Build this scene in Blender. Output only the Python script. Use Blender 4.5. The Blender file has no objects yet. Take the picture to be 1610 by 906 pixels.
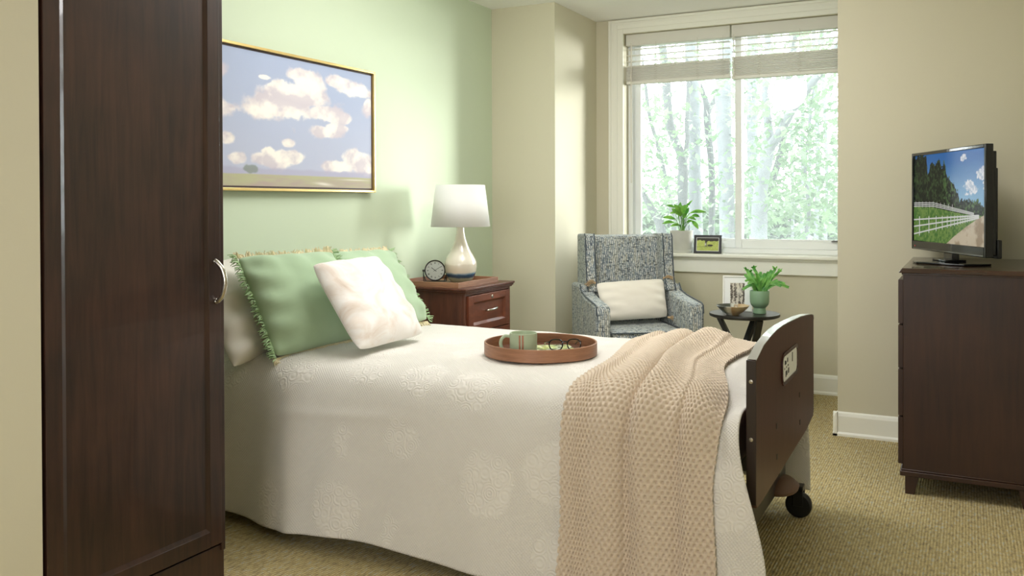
import bpy, math, random
import numpy as np
from mathutils import Matrix, Vector, Euler

# ------------------------------------------------------------------ camera, world, sun, lights, exposure
SC = bpy.context.scene
COL = SC.collection
PI = math.pi

CAM_LOC = Vector((2.88, 0.0, 1.25))
FPX, YAW, PITCH, ROLL, PPX, PPY = 1394.8, 0.47529, -0.0094807, -0.0033569, 804.2, 332.4
cd = bpy.data.cameras.new('camera'); cam = bpy.data.objects.new('camera', cd); COL.objects.link(cam)
cd.sensor_fit = 'HORIZONTAL'; cd.sensor_width = 36.0
cd.lens = FPX / 1610 * 36.0
cd.shift_x = -(PPX - 805) / 1610
cd.shift_y = (PPY - 453) / 1610
cd.clip_start = 0.02; cd.clip_end = 200
_f0 = Vector((-math.sin(YAW), math.cos(YAW), 0)); _r0 = Vector((math.cos(YAW), math.sin(YAW), 0)); _u0 = Vector((0, 0, 1))
_F = _f0 * math.cos(PITCH) + _u0 * math.sin(PITCH); _U = _u0 * math.cos(PITCH) - _f0 * math.sin(PITCH)
_R3 = _r0 * math.cos(ROLL) + _U * math.sin(ROLL); _U3 = _U * math.cos(ROLL) - _r0 * math.sin(ROLL)
cam.matrix_world = Matrix(((_R3.x, _U3.x, -_F.x, CAM_LOC.x), (_R3.y, _U3.y, -_F.y, CAM_LOC.y), (_R3.z, _U3.z, -_F.z, CAM_LOC.z), (0, 0, 0, 1)))
SC.camera = cam

def ray_dir(x, y):
    return _F + _R3 * ((x - PPX) / FPX) - _U3 * ((y - PPY) / FPX)
def on(ax, val, x, y):                     # where the line of sight through a photo pixel meets a plane
    d = ray_dir(x, y); return CAM_LOC + d * ((val - CAM_LOC[ax]) / d[ax])

world = bpy.data.worlds.new('sky'); SC.world = world; world.use_nodes = True
_bg = world.node_tree.nodes['Background']
_bg.inputs[0].default_value = (0.93, 0.97, 1.0, 1); _bg.inputs[1].default_value = 12.5

def lamp(name, kind, loc, direction, energy, color, **kw):
    l = bpy.data.lights.new(name, kind); o = bpy.data.objects.new(name, l); COL.objects.link(o)
    o.location = loc; o.rotation_euler = Vector(direction).to_track_quat('-Z', 'Y').to_euler()
    l.energy = energy; l.color = color
    for k, v in kw.items(): setattr(l, k, v)
    return o
lamp('sun', 'SUN', (8, 12, 5), (-math.cos(math.radians(44)), -math.sin(math.radians(44)), -math.tan(math.radians(4))), 6.0, (1.0, 0.97, 0.93), angle=math.radians(17))
_p = lamp('window_portal', 'AREA', (1.44, 6.30, 1.65), (0, -1, 0), 1.0, (1, 1, 1), shape='RECTANGLE', size=1.7, size_y=1.7)
_p.data.cycles.is_portal = True
lamp('point_fill', 'POINT', (1.35, 3.6, 2.3), (0, 0, -1), 30.0, (1.0, 0.985, 0.98), shadow_soft_size=0.18)  # unseen point fill added to brighten ceiling and walls, no lamp hangs here
lamp('partition_fill', 'AREA', (2.3, 0.0, 2.55), (0, 0, -1), 15.0, (1.0, 0.985, 0.97), shape='RECTANGLE', size=0.9, size_y=0.9)  # added downward fill that lifts the partition and wardrobe front
# added fills without any fitting: one above the bed, one behind the camera
lamp('overhead_fill', 'AREA', (1.3, 3.3, 2.55), (0, 0, -1), 24.0, (1.0, 0.985, 0.98), shape='RECTANGLE', size=1.4, size_y=1.4)
lamp('rear_fill', 'AREA', (2.1, -1.7, 1.5), (-1.0, 4.1, -1.0), 15.0, (1.0, 0.985, 0.97), shape='RECTANGLE', size=1.6, size_y=1.4, spread=math.radians(85))
SC.view_settings.view_transform = 'Standard'; SC.view_settings.look = 'None'
SC.view_settings.gamma = 1.0; SC.view_settings.use_curve_mapping = False
SC.view_settings.exposure = 0.0
SC.cycles.max_bounces = 10; SC.cycles.diffuse_bounces = 6; SC.cycles.glossy_bounces = 4
SC.cycles.transparent_max_bounces = 16; SC.cycles.transmission_bounces = 8
SC.cycles.sample_clamp_indirect = 6.0; SC.cycles.use_denoising = True
SC.cycles.caustics_reflective = False; SC.cycles.caustics_refractive = False

random.seed(7); RNG = np.random.default_rng(11)

# ------------------------------------------------------------------ materials
def srgb(r, g, b):
    f = lambda c: (c / 255) / 12.92 if c / 255 <= 0.04045 else ((c / 255 + 0.055) / 1.055) ** 2.4
    return (f(r), f(g), f(b), 1.0)

class NT:
    def __init__(s, name):
        s.m = bpy.data.materials.new(name); s.m.use_nodes = True; s.t = s.m.node_tree
        s.bsdf = s.t.nodes['Principled BSDF']; s.out = s.t.nodes['Material Output']
    def n(s, typ, **kw):
        nd = s.t.nodes.new(typ)
        for k, v in kw.items(): setattr(nd, k, v)
        return nd
    def l(s, a, b): s.t.links.new(a, b)
    def math(s, op, a, b=None, clamp=False):
        nd = s.n('ShaderNodeMath', operation=op, use_clamp=clamp)
        for i, v in enumerate((a, b)):
            if v is None: continue
            if hasattr(v, 'is_output'): s.l(v, nd.inputs[i])
            else: nd.inputs[i].default_value = v
        return nd.outputs[0]
    def coords(s, kind='Object', scale=(1, 1, 1), rot=(0, 0, 0)):
        tc = s.n('ShaderNodeTexCoord'); mp = s.n('ShaderNodeMapping')
        mp.inputs['Scale'].default_value = scale; mp.inputs['Rotation'].default_value = rot
        s.l(tc.outputs[kind], mp.inputs[0]); return mp.outputs[0]
    def noise(s, vec, scale, detail=3, rough=0.5, dist=0.0):
        nd = s.n('ShaderNodeTexNoise'); nd.inputs['Scale'].default_value = scale
        nd.inputs['Detail'].default_value = detail; nd.inputs['Roughness'].default_value = rough
        nd.inputs['Distortion'].default_value = dist
        s.l(vec, nd.inputs['Vector']); return nd.outputs['Fac']
    def ramp(s, fac, stops, interp='LINEAR'):
        nd = s.n('ShaderNodeValToRGB'); cr = nd.color_ramp; cr.interpolation = interp
        while len(cr.elements) < len(stops): cr.elements.new(0.5)
        for e, (p, c) in zip(cr.elements, stops): e.position = p; e.color = c
        s.l(fac, nd.inputs[0]); return nd.outputs[0]
    def mix(s, fac, a, b):
        nd = s.n('ShaderNodeMix', data_type='RGBA')
        for i, v in ((0, fac), (6, a), (7, b)):
            if hasattr(v, 'is_output'): s.l(v, nd.inputs[i])
            else: nd.inputs[i].default_value = v
        return nd.outputs[2]
    def bump(s, h, strength=0.3, dist=0.002):
        nd = s.n('ShaderNodeBump'); nd.inputs['Strength'].default_value = strength; nd.inputs['Distance'].default_value = dist
        s.l(h, nd.inputs['Height']); s.l(nd.outputs[0], s.bsdf.inputs['Normal'])
    def set(s, color=None, rough=None, metal=None, spec=None, sheen=None, trans=None, emis=None, estr=None, coat=None):
        B = s.bsdf.inputs
        def put(k, v):
            if v is None: return
            if hasattr(v, 'is_output'): s.l(v, B[k])
            else: B[k].default_value = v
        put('Base Color', color); put('Roughness', rough); put('Metallic', metal); put('Specular IOR Level', spec)
        put('Sheen Weight', sheen); put('Transmission Weight', trans); put('Emission Color', emis); put('Emission Strength', estr)
        put('Coat Weight', coat)
        return s.m

def plain(name, rgb, rough=0.5, metal=0.0, spec=None, bump=None, sheen=None, coat=None, var=0.0):
    t = NT(name); c = srgb(*rgb)
    if var:
        v = t.noise(t.coords(), 9.0, 4)
        d = tuple(x * (1 - var) for x in c[:3]) + (1,)
        c = t.ramp(v, [(0.35, d), (0.65, c)])
    if bump: t.bump(t.noise(t.coords(), bump[0], 3), bump[1], bump[2])
    return t.set(color=c, rough=rough, metal=metal, spec=spec, sheen=sheen, coat=coat)

def wall_paint(name, rgb):
    t = NT(name); v = t.coords()
    t.bump(t.noise(v, 260, 3), 0.12, 0.001)
    return t.set(color=srgb(*rgb), rough=0.62, spec=0.3)

def wood(name, dark, light, rough=0.35, scale=(30, 30, 2.2), mott=3.0, coat=0.0):
    t = NT(name); v = t.coords('Object', scale); w = t.coords('Object', (1, 1, 1))
    g = t.noise(v, 1.6, 6, 0.6, 0.6); m = t.noise(w, mott, 3, 0.5)
    f = t.math('ADD', t.math('MULTIPLY', g, 0.55), t.math('MULTIPLY', m, 0.5))
    c = t.ramp(f, [(0.36, srgb(*dark)), (0.68, srgb(*light))])
    t.bump(g, 0.06, 0.0008)
    return t.set(color=c, rough=rough, coat=coat)

M = {}
M['green'] = wall_paint('green_wall_paint', (196, 209, 183))
M['cream'] = wall_paint('cream_wall_paint', (207, 202, 179))
M['ceil'] = wall_paint('ceiling_paint', (250, 250, 249))
M['trim'] = plain('white_trim_paint', (240, 240, 230), 0.35)
M['vinyl'] = plain('white_vinyl', (244, 247, 247), 0.3)
M['darkwood'] = wood('espresso_wood', (28, 14, 11), (66, 40, 30), 0.34, mott=3.5, coat=0.15)
M['dresserwood'] = wood('dark_walnut_wood', (38, 20, 12), (62, 36, 21), 0.4)
M['dressertop'] = wood('dark_walnut_top', (44, 26, 16), (70, 44, 28), 0.22, scale=(2.2, 30, 30), coat=0.4)
M['nightwood'] = wood('reddish_walnut', (64, 33, 24), (104, 60, 43), 0.38)
M['nightfront'] = wood('reddish_walnut_front', (84, 42, 26), (128, 72, 50), 0.35, scale=(30, 6, 20))
M['traywood'] = wood('walnut_tray', (122, 84, 60), (166, 122, 94), 0.45, scale=(6, 6, 60))
M['roundtray'] = wood('bent_walnut_veneer', (124, 84, 58), (166, 118, 88), 0.45, scale=(8, 8, 90))
M['boardwood'] = wood('brown_laminate', (72, 45, 34), (94, 61, 48), 0.38, mott=2.0)
M['boardedge'] = plain('dark_edge_band', (46, 34, 26), 0.3)
M['blackwood'] = wood('black_stained_wood', (24, 24, 20), (46, 44, 38), 0.35)
M['black'] = plain('black_plastic', (16, 17, 18), 0.35)
M['gloss'] = plain('glossy_black', (12, 13, 15), 0.08)
M['silver'] = plain('brushed_nickel', (200, 196, 186), 0.24, 1.0)
M['steel'] = plain('grey_steel', (110, 110, 108), 0.35, 1.0)
M['gold'] = plain('pale_gold_frame', (214, 186, 120), 0.3, 0.6)
M['liner'] = plain('dark_liner', (60, 44, 42), 0.5)
M['mattress'] = plain('mattress_cover', (170, 170, 180), 0.7)

def fabric(name, rgb, scale=700, strength=0.25, sheen=0.2, rough=0.85):
    t = NT(name); v = t.coords()
    t.bump(t.noise(v, scale, 2), strength, 0.001)
    return t.set(color=srgb(*rgb), rough=rough, sheen=sheen, spec=0.2)
M['pillow'] = fabric('white_pillowcase', (226, 222, 212))
M['greencloth'] = fabric('sage_velvet', (166, 190, 156), sheen=0.35)
M['fringe'] = fabric('sage_fringe_thread', (160, 188, 142))
M['creamfringe'] = fabric('cream_fringe_thread', (228, 218, 184))
M['linen'] = fabric('cream_linen', (236, 230, 218), 500, 0.4)
M['tassel'] = fabric('tan_tassel_thread', (180, 156, 122))
def _taupe():
    t = NT('taupe_watercolour_velvet'); v = t.coords('Object')
    n = t.noise(v, 7, 5, 0.6, 1.2)
    c = t.ramp(n, [(0.46, srgb(238, 234, 230)), (0.62, srgb(226, 214, 204)), (0.78, srgb(200, 180, 162))])
    t.bump(t.noise(v, 500, 2), 0.25, 0.001)
    return t.set(color=c, rough=0.8, sheen=0.4, spec=0.2)
M['taupe'] = _taupe()

def _quilt():
    t = NT('white_matelasse_quilt'); uv = t.coords('UV')
    sx = t.n('ShaderNodeSeparateXYZ'); t.l(uv, sx.inputs[0]); u, v = sx.outputs[0], sx.outputs[1]
    k = 2 * PI / 0.0155
    a = t.math('SINE', t.math('MULTIPLY', t.math('ADD', u, v), k * 0.7071))
    b = t.math('SINE', t.math('MULTIPLY', t.math('SUBTRACT', u, v), k * 0.7071))
    dia = t.math('ABSOLUTE', t.math('MULTIPLY', a, b))
    dia = t.math('POWER', dia, 0.5)
    # scrolled medallions: rings around scattered centres
    vo = t.n('ShaderNodeTexVoronoi'); vo.inputs['Scale'].default_value = 3.6; vo.inputs['Randomness'].default_value = 0.45
    t.l(uv, vo.inputs['Vector'])
    v2 = t.n('ShaderNodeTexVoronoi'); v2.inputs['Scale'].default_value = 24; v2.inputs['Randomness'].default_value = 0.8; t.l(uv, v2.inputs['Vector'])
    rings = t.math('SINE', t.math('MULTIPLY', v2.outputs['Distance'], 30.0))
    rings = t.math('ADD', t.math('MULTIPLY', rings, 0.42), 0.5)
    wob = t.noise(uv, 14, 2)
    msk = t.math('LESS_THAN', t.math('ADD', vo.outputs['Distance'], t.math('MULTIPLY', wob, 0.25)), 0.50)
    mx = t.n('ShaderNodeMix', data_type='FLOAT'); t.l(msk, mx.inputs[0]); t.l(dia, mx.inputs[2]); t.l(rings, mx.inputs[3])
    t.bump(mx.outputs[0], 0.75, 0.0024)
    return t.set(color=srgb(225, 221, 213), rough=0.85, sheen=0.15, spec=0.2)
M['quilt'] = _quilt()
def _knit():
    t = NT('blush_cotton_knit'); uv = t.coords('UV')
    t.bump(t.noise(uv, 900, 2), 0.5, 0.0012)
    return t.set(color=srgb(209, 193, 173), rough=0.9, sheen=0.2, spec=0.15)
M['knit'] = _knit()

def _carpet():
    t = NT('woven_loop_carpet'); v = t.coords('Object')
    w = t.n('ShaderNodeSeparateXYZ'); t.l(v, w.inputs[0])
    cu = t.math('SINE', t.math('MULTIPLY', w.outputs[0], 2 * PI / 0.0105))
    cv = t.math('SINE', t.math('ADD', t.math('MULTIPLY', w.outputs[1], 2 * PI / 0.013), t.math('MULTIPLY', t.noise(v, 60, 1), 2.5)))
    h = t.math('ADD', t.math('MULTIPLY', cu, 0.30), t.math('MULTIPLY', cv, 0.22))
    h = t.math('ADD', h, 0.5)
    n1 = t.noise(t.coords('Object', (90, 28, 40)), 1.0, 3, 0.6)
    c1 = t.ramp(n1, [(0.30, srgb(150, 138, 114)), (0.44, srgb(192, 174, 128)), (0.56, srgb(214, 196, 144)), (0.66, srgb(196, 196, 180)), (0.8, srgb(224, 212, 178))])
    c = t.mix(t.math('MULTIPLY', t.math('SUBTRACT', 1.0, h), 0.55, True), c1, srgb(88, 76, 44))
    t.bump(h, 0.8, 0.003)
    return t.set(color=c, rough=0.95, spec=0.1)
M['carpet'] = _carpet()

def _tweed():
    t = NT('blue_grey_tweed'); v = t.coords('Object')
    s = t.n('ShaderNodeSeparateXYZ'); t.l(v, s.inputs[0])
    base = t.noise(t.coords('Object', (60, 60, 9)), 1.0, 3, 0.6)
    c0 = t.ramp(base, [(0.32, srgb(80, 90, 100)), (0.48, srgb(126, 138, 146)), (0.60, srgb(150, 150, 138)), (0.72, srgb(108, 110, 104))])
    wf = t.noise(t.coords('Object', (210, 210, 62)), 1.0, 2, 0.5)
    wm = t.ramp(wf, [(0.45, (0, 0, 0, 1)), (0.53, (1, 1, 1, 1))])
    x = t.math('SINE', t.math('MULTIPLY', t.math('ADD', s.outputs[0], s.outputs[1]), 2 * PI / 0.0125))
    st = t.math('MULTIPLY', t.math('ADD', t.math('MULTIPLY', x, 0.5), 0.5), wm)
    c = t.mix(st, c0, srgb(222, 224, 216))
    df = t.ramp(t.noise(t.coords('Object', (40, 40, 130)), 1.0, 2), [(0.56, (0, 0, 0, 1)), (0.64, (1, 1, 1, 1))])
    c = t.mix(t.math('MULTIPLY', df, 0.7), c, srgb(40, 46, 52))
    t.bump(wf, 0.5, 0.002)
    return t.set(color=c, rough=0.9, spec=0.15, sheen=0.1)
M['tweed'] = _tweed()
M['piping'] = fabric('slate_piping', (74, 82, 88))

def _ceramic():
    t = NT('cream_glazed_ceramic'); v = t.coords('Object')
    s = t.n('ShaderNodeSeparateXYZ'); t.l(v, s.inputs[0]); z = s.outputs[2]
    zz = t.math('ADD', z, t.math('MULTIPLY', t.math('SUBTRACT', t.noise(v, 14, 3), 0.5), 0.022))
    c = t.ramp(zz, [(0.0, srgb(176, 184, 164)), (0.024, srgb(150, 170, 156)), (0.030, srgb(30, 66, 92)), (0.044, srgb(24, 70, 104)), (0.050, srgb(110, 146, 164)), (0.058, srgb(206, 200, 182)), (0.098, srgb(210, 202, 184)), (0.104, srgb(226, 220, 204))])
    return t.set(color=c, rough=0.18, coat=0.4)
M['ceramic'] = _ceramic()
def _shade():
    t = NT('white_linen_shade'); tr = t.n('ShaderNodeBsdfTranslucent'); tr.inputs[0].default_value = srgb(245, 244, 240)
    mx = t.n('ShaderNodeMixShader'); mx.inputs[0].default_value = 0.45
    t.set(color=srgb(250, 250, 250), rough=0.9); t.bump(t.noise(t.coords(), 600, 2), 0.15, 0.0006)
    t.l(t.bsdf.outputs[0], mx.inputs[1]); t.l(tr.outputs[0], mx.inputs[2]); t.l(mx.outputs[0], t.out.inputs[0]); return t.m
M['shade'] = _shade()
def _glass(name, tint=(1, 1, 1, 1)):
    t = NT(name); g = t.n('ShaderNodeBsdfGlossy'); g.inputs['Roughness'].default_value = 0.02
    tr = t.n('ShaderNodeBsdfTransparent'); tr.inputs[0].default_value = tint
    fr = t.n('ShaderNodeFresnel'); fr.inputs[0].default_value = 1.3
    mx = t.n('ShaderNodeMixShader'); t.l(fr.outputs[0], mx.inputs[0]); t.l(tr.outputs[0], mx.inputs[1]); t.l(g.outputs[0], mx.inputs[2])
    t.l(mx.outputs[0], t.out.inputs[0]); return t.m
M['glass'] = _glass('window_glass', (0.97, 0.99, 0.98, 1))
M['lens'] = _glass('clear_lens', (0.93, 0.95, 0.95, 1))
def _screenmesh():
    t = NT('insect_screen_mesh'); d = t.n('ShaderNodeBsdfDiffuse'); d.inputs[0].default_value = srgb(225, 230, 232)
    tl = t.n('ShaderNodeBsdfTranslucent'); tl.inputs[0].default_value = srgb(235, 240, 242)
    m1 = t.n('ShaderNodeMixShader'); m1.inputs[0].default_value = 0.6; t.l(d.outputs[0], m1.inputs[1]); t.l(tl.outputs[0], m1.inputs[2])
    tr = t.n('ShaderNodeBsdfTransparent'); m2 = t.n('ShaderNodeMixShader'); m2.inputs[0].default_value = 0.06
    t.l(tr.outputs[0], m2.inputs[1]); t.l(m1.outputs[0], m2.inputs[2]); t.l(m2.outputs[0], t.out.inputs[0]); return t.m
M['mesh'] = _screenmesh()
def leafmat(name, a, b, trans=0.4, scale=4):
    t = NT(name); c = t.ramp(t.noise(t.coords(), scale, 2), [(0.35, srgb(*a)), (0.65, srgb(*b))])
    t.set(color=c, rough=0.45); tl = t.n('ShaderNodeBsdfTranslucent'); t.l(c, tl.inputs[0])
    mx = t.n('ShaderNodeMixShader'); mx.inputs[0].default_value = trans
    t.l(t.bsdf.outputs[0], mx.inputs[1]); t.l(tl.outputs[0], mx.inputs[2]); t.l(mx.outputs[0], t.out.inputs[0]); return t.m
M['treeleaf'] = leafmat('maple_leaves', (62, 84, 56), (90, 112, 78), 0.45, 1.5)
M['plantleaf'] = leafmat('green_leaf', (62, 122, 40), (128, 178, 74), 0.25, 22)
M['fernleaf'] = leafmat('fern_frond', (66, 140, 52), (132, 190, 92), 0.25, 30)
M['bark_dark'] = plain('grey_brown_bark', (54, 57, 56), 0.9, bump=(30, 0.8, 0.02), var=0.35)
M['bark_pale'] = plain('pale_birch_bark', (80, 84, 86), 0.85, bump=(24, 0.6, 0.015), var=0.25)
M['lawn'] = plain('pale_grass_ground', (92, 104, 80), 1.0, var=0.3)
M['pot_white'] = plain('speckled_white_pot', (214, 214, 206), 0.7, bump=(90, 0.4, 0.002), var=0.12)
M['pot_green'] = plain('sage_glazed_pot', (124, 156, 124), 0.45)
M['soil'] = plain('potting_soil', (60, 46, 34), 1.0, bump=(120, 1, 0.004))
M['mug'] = plain('sage_stoneware', (170, 184, 156), 0.4)
M['mugin'] = plain('dark_sage_glaze', (138, 152, 112), 0.35)
M['copper'] = plain('copper_stripe', (158, 104, 78), 0.45)
M['bowl_out'] = None
def _bowl():
    t = NT('reactive_glaze_bowl'); v = t.coords('Object')
    s = t.n('ShaderNodeSeparateXYZ'); t.l(v, s.inputs[0])
    f = t.math('ADD', t.math('MULTIPLY', s.outputs[0], 7.0), t.math('ADD', t.math('MULTIPLY', t.noise(v, 20, 3), 0.35), 0.35))
    c = t.ramp(f, [(0.30, srgb(70, 74, 66)), (0.42, srgb(196, 196, 184)), (0.56, srgb(206, 202, 188)), (0.64, srgb(176, 146, 108)), (0.85, srgb(196, 174, 138))])
    return t.set(color=c, rough=0.3)
M['bowl'] = _bowl()
M['white'] = plain('white_card', (240, 241, 240), 0.7)
M['whiteframe'] = plain('white_frame', (236, 236, 230), 0.4)
def _slat():
    t = NT('white_blind_slat'); t.set(color=srgb(242, 240, 234), rough=0.4); tl = t.n('ShaderNodeBsdfTranslucent'); tl.inputs[0].default_value = srgb(240, 238, 228)
    mx = t.n('ShaderNodeMixShader'); mx.inputs[0].default_value = 0.25
    t.l(t.bsdf.outputs[0], mx.inputs[1]); t.l(tl.outputs[0], mx.inputs[2]); t.l(mx.outputs[0], t.out.inputs[0]); return t.m
M['blind'] = _slat()
M['blindcord'] = plain('blind_cord', (220, 216, 206), 0.8)
M['ink'] = plain('black_ink', (22, 22, 26), 0.7)
M['clockface'] = plain('cream_clock_dial', (232, 232, 220), 0.6)
M['grill'] = plain('grey_drape_mesh', (176, 172, 152), 0.85, bump=(300, 0.8, 0.003))
def vcol(name, rough=0.6, emis=0.0):
    t = NT(name); a = t.n('ShaderNodeAttribute'); a.attribute_name = 'paint'
    if emis:
        return t.set(color=(0.004, 0.004, 0.005, 1), rough=rough, emis=a.outputs['Color'], estr=emis, coat=0.0, spec=0.06)
    return t.set(color=a.outputs['Color'], rough=rough, spec=0.3)
M['paint'] = vcol('painted_picture', 0.7); M['print'] = vcol('printed_picture', 0.35); M['screen'] = vcol('lit_screen', 0.25, 0.62)

# ------------------------------------------------------------------ helpers
def wm(o):
    m = o.matrix_basis.copy()
    while o.parent: o = o.parent; m = o.matrix_basis @ m
    return m

class MB:
    """collects shapes, then links them as ONE mesh object"""
    def __init__(s): s.v = []; s.f = []
    def add(s, vs, fs, mat=None):
        o = len(s.v)
        s.v += [tuple(mat @ Vector(p)) if mat is not None else tuple(p) for p in vs]
        s.f += [tuple(i + o for i in f) for f in fs]; return s
    def box(s, lo, hi, mat=None):
        x0, y0, z0 = lo; x1, y1, z1 = hi
        return s.add([(x0, y0, z0), (x1, y0, z0), (x1, y1, z0), (x0, y1, z0), (x0, y0, z1), (x1, y0, z1), (x1, y1, z1), (x0, y1, z1)],
                     [(0, 3, 2, 1), (4, 5, 6, 7), (0, 1, 5, 4), (1, 2, 6, 5), (2, 3, 7, 6), (3, 0, 4, 7)], mat)
    def taper(s, lo, hi, lo2, hi2, z0, z1, mat=None):
        return s.add([(lo[0], lo[1], z0), (hi[0], lo[1], z0), (hi[0], hi[1], z0), (lo[0], hi[1], z0), (lo2[0], lo2[1], z1), (hi2[0], lo2[1], z1), (hi2[0], hi2[1], z1), (lo2[0], hi2[1], z1)],
                     [(0, 3, 2, 1), (4, 5, 6, 7), (0, 1, 5, 4), (1, 2, 6, 5), (2, 3, 7, 6), (3, 0, 4, 7)], mat)
    def prism(s, pts, axis, a, b, mat=None):
        """outline in the two other axes, extruded along axis from a to b"""
        n = len(pts); vs = []
        for t in (a, b):
            for p in pts:
                q = list(p); q.insert(axis, t); vs.append(q)
        return s.add(vs, [tuple(range(n))[::-1], tuple(range(n, 2 * n))] + [(i, (i + 1) % n, n + (i + 1) % n, n + i) for i in range(n)], mat)
    def lathe(s, prof, n=40, mat=None, c=(0, 0, 0), sx=1, sy=1):
        vs = []; fs = []
        for r, z in prof:
            for k in range(n):
                a = 2 * PI * k / n; vs.append((c[0] + r * sx * math.cos(a), c[1] + r * sy * math.sin(a), c[2] + z))
        for i in range(len(prof) - 1):
            for k in range(n):
                k2 = (k + 1) % n; fs.append((i * n + k, i * n + k2, (i + 1) * n + k2, (i + 1) * n + k))
        if prof[0][0] > 1e-6: fs.append(tuple(range(n))[::-1])
        if prof[-1][0] > 1e-6: fs.append(tuple((len(prof) - 1) * n + k for k in range(n)))
        return s.add(vs, fs, mat)
    def tube(s, pts, rad, n=10, mat=None, closed=False):
        P = [Vector(p) for p in pts]; m = len(P); vs = []; fs = []
        if not hasattr(rad, '__len__'): rad = [rad] * m
        up = None
        for i in range(m):
            if closed: t = P[(i + 1) % m] - P[i - 1]
            else: t = P[min(i + 1, m - 1)] - P[max(i - 1, 0)]
            t.normalize()
            if up is None:
                up = Vector((0, 0, 1)) if abs(t.z) < 0.9 else Vector((1, 0, 0))
            up = (up - t * up.dot(t)).normalized(); sd = t.cross(up)
            for k in range(n):
                a = 2 * PI * k / n; vs.append(P[i] + (up * math.cos(a) + sd * math.sin(a)) * rad[i])
        for i in range(m if closed else m - 1):
            j = (i + 1) % m
            for k in range(n):
                k2 = (k + 1) % n; fs.append((i * n + k, i * n + k2, j * n + k2, j * n + k))
        if not closed: fs += [tuple(range(n))[::-1], tuple((m - 1) * n + k for k in range(n))]
        return s.add(vs, fs, mat)
    def build(s, name, mat, parent=None, local=False, bevel=0.0, seg=2, smooth=True, loc=None, solid=0.0, sub=0):
        me = bpy.data.meshes.new(name); vs = [Vector(p) for p in s.v]
        o = bpy.data.objects.new(name, me); COL.objects.link(o)
        if parent is not None:
            o.parent = parent
            if not local:
                inv = wm(parent).inverted(); vs = [inv @ p for p in vs]
        elif not local:
            if loc is None:
                lo = [min(p[i] for p in vs) for i in range(3)]; hi = [max(p[i] for p in vs) for i in range(3)]
                loc = ((lo[0] + hi[0]) / 2, (lo[1] + hi[1]) / 2, lo[2])
            L = Vector(loc); o.location = L; vs = [p - L for p in vs]
        me.from_pydata([tuple(p) for p in vs], [], s.f); me.validate(); me.materials.append(mat)
        if smooth: me.shade_smooth()
        if bevel:
            b = o.modifiers.new('bevel', 'BEVEL'); b.width = bevel; b.segments = seg; b.limit_method = 'ANGLE'; b.angle_limit = math.radians(35); b.harden_normals = False
        if solid:
            q = o.modifiers.new('solid', 'SOLIDIFY'); q.thickness = solid; q.offset = 0
        if sub:
            q = o.modifiers.new('sub', 'SUBSURF'); q.levels = sub; q.render_levels = sub
        if smooth:
            try:
                me.set_sharp_from_angle(angle=math.radians(38))
            except Exception: pass
        return o

def grid_mesh(name, P, mat, parent=None, uv=None, colors=None, smooth=True, wrap=False, local=False, loc=None):
    """P: (n, m, 3) array of points"""
    n, m = P.shape[:2]; V = P.reshape(-1, 3).astype(np.float64)
    idx = np.arange(n * m).reshape(n, m)
    if wrap: idx = np.concatenate([idx, idx[:, :1]], 1)
    F = np.stack([idx[:-1, :-1], idx[1:, :-1], idx[1:, 1:], idx[:-1, 1:]], -1).reshape(-1, 4)
    me = bpy.data.meshes.new(name); o = bpy.data.objects.new(name, me); COL.objects.link(o)
    if parent is not None:
        o.parent = parent
        if not local:
            inv = np.array(wm(parent).inverted()); V = V @ inv[:3, :3].T + inv[:3, 3]
    elif not local:
        L = np.array(loc if loc is not None else [(V[:, 0].min() + V[:, 0].max()) / 2, (V[:, 1].min() + V[:, 1].max()) / 2, V[:, 2].min()])
        o.location = L; V = V - L
    me.vertices.add(len(V)); me.vertices.foreach_set('co', V.astype(np.float32).ravel())
    me.loops.add(F.size); me.loops.foreach_set('vertex_index', F.astype(np.int32).ravel())
    me.polygons.add(len(F)); me.polygons.foreach_set('loop_start', np.arange(0, F.size, 4, dtype=np.int32))
    me.update(calc_edges=True)
    if uv is not None:
        ul = me.uv_layers.new(name='UVMap'); ul.data.foreach_set('uv', uv.reshape(-1, 2)[F.ravel()].astype(np.float32).ravel())
    if colors is not None:
        ca = me.color_attributes.new('paint', 'FLOAT_COLOR', 'POINT')
        c4 = np.concatenate([colors.reshape(-1, 3), np.ones((n * m, 1))], 1); ca.data.foreach_set('color', c4.astype(np.float32).ravel())
    me.materials.append(mat)
    if smooth: me.shade_smooth()
    return o

def tag(o, label, cat, group=None):
    o['label'] = label; o['category'] = cat
    if group: o['group'] = group
    return o
def thing(name, label, cat, loc, rotz=0.0, group=None):
    o = bpy.data.objects.new(name, None); COL.objects.link(o); o.location = loc; o.rotation_euler = (0, 0, rotz)
    o.empty_display_size = 0.05
    return tag(o, label, cat, group)
def struct(o): o['kind'] = 'structure'; return o
def B(lo, hi): return MB().box(lo, hi)

# numpy noise
def vnoise(X, Y, seed=0):
    def h(i, j):
        n = (i.astype(np.int64) * 374761393 + j.astype(np.int64) * 668265263 + seed * 1442695041) & 0x7fffffff
        n = ((n ^ (n >> 13)) * 1274126177) & 0x7fffffff
        return ((n ^ (n >> 16)) & 0xffff) / 65535.0
    xi, yi = np.floor(X), np.floor(Y); xf, yf = X - xi, Y - yi
    xf = xf * xf * (3 - 2 * xf); yf = yf * yf * (3 - 2 * yf)
    return (h(xi, yi) * (1 - xf) + h(xi + 1, yi) * xf) * (1 - yf) + (h(xi, yi + 1) * (1 - xf) + h(xi + 1, yi + 1) * xf) * yf
def fbm(X, Y, oct=5, seed=0, gain=0.55):
    s = 0; a = 1; t = 0
    for k in range(oct):
        s = s + a * vnoise(X * 2 ** k + 17.3 * k, Y * 2 ** k - 9.1 * k, seed + k); t += a; a *= gain
    return s / t
def S(rgb): return np.array(srgb(*rgb)[:3])
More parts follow.
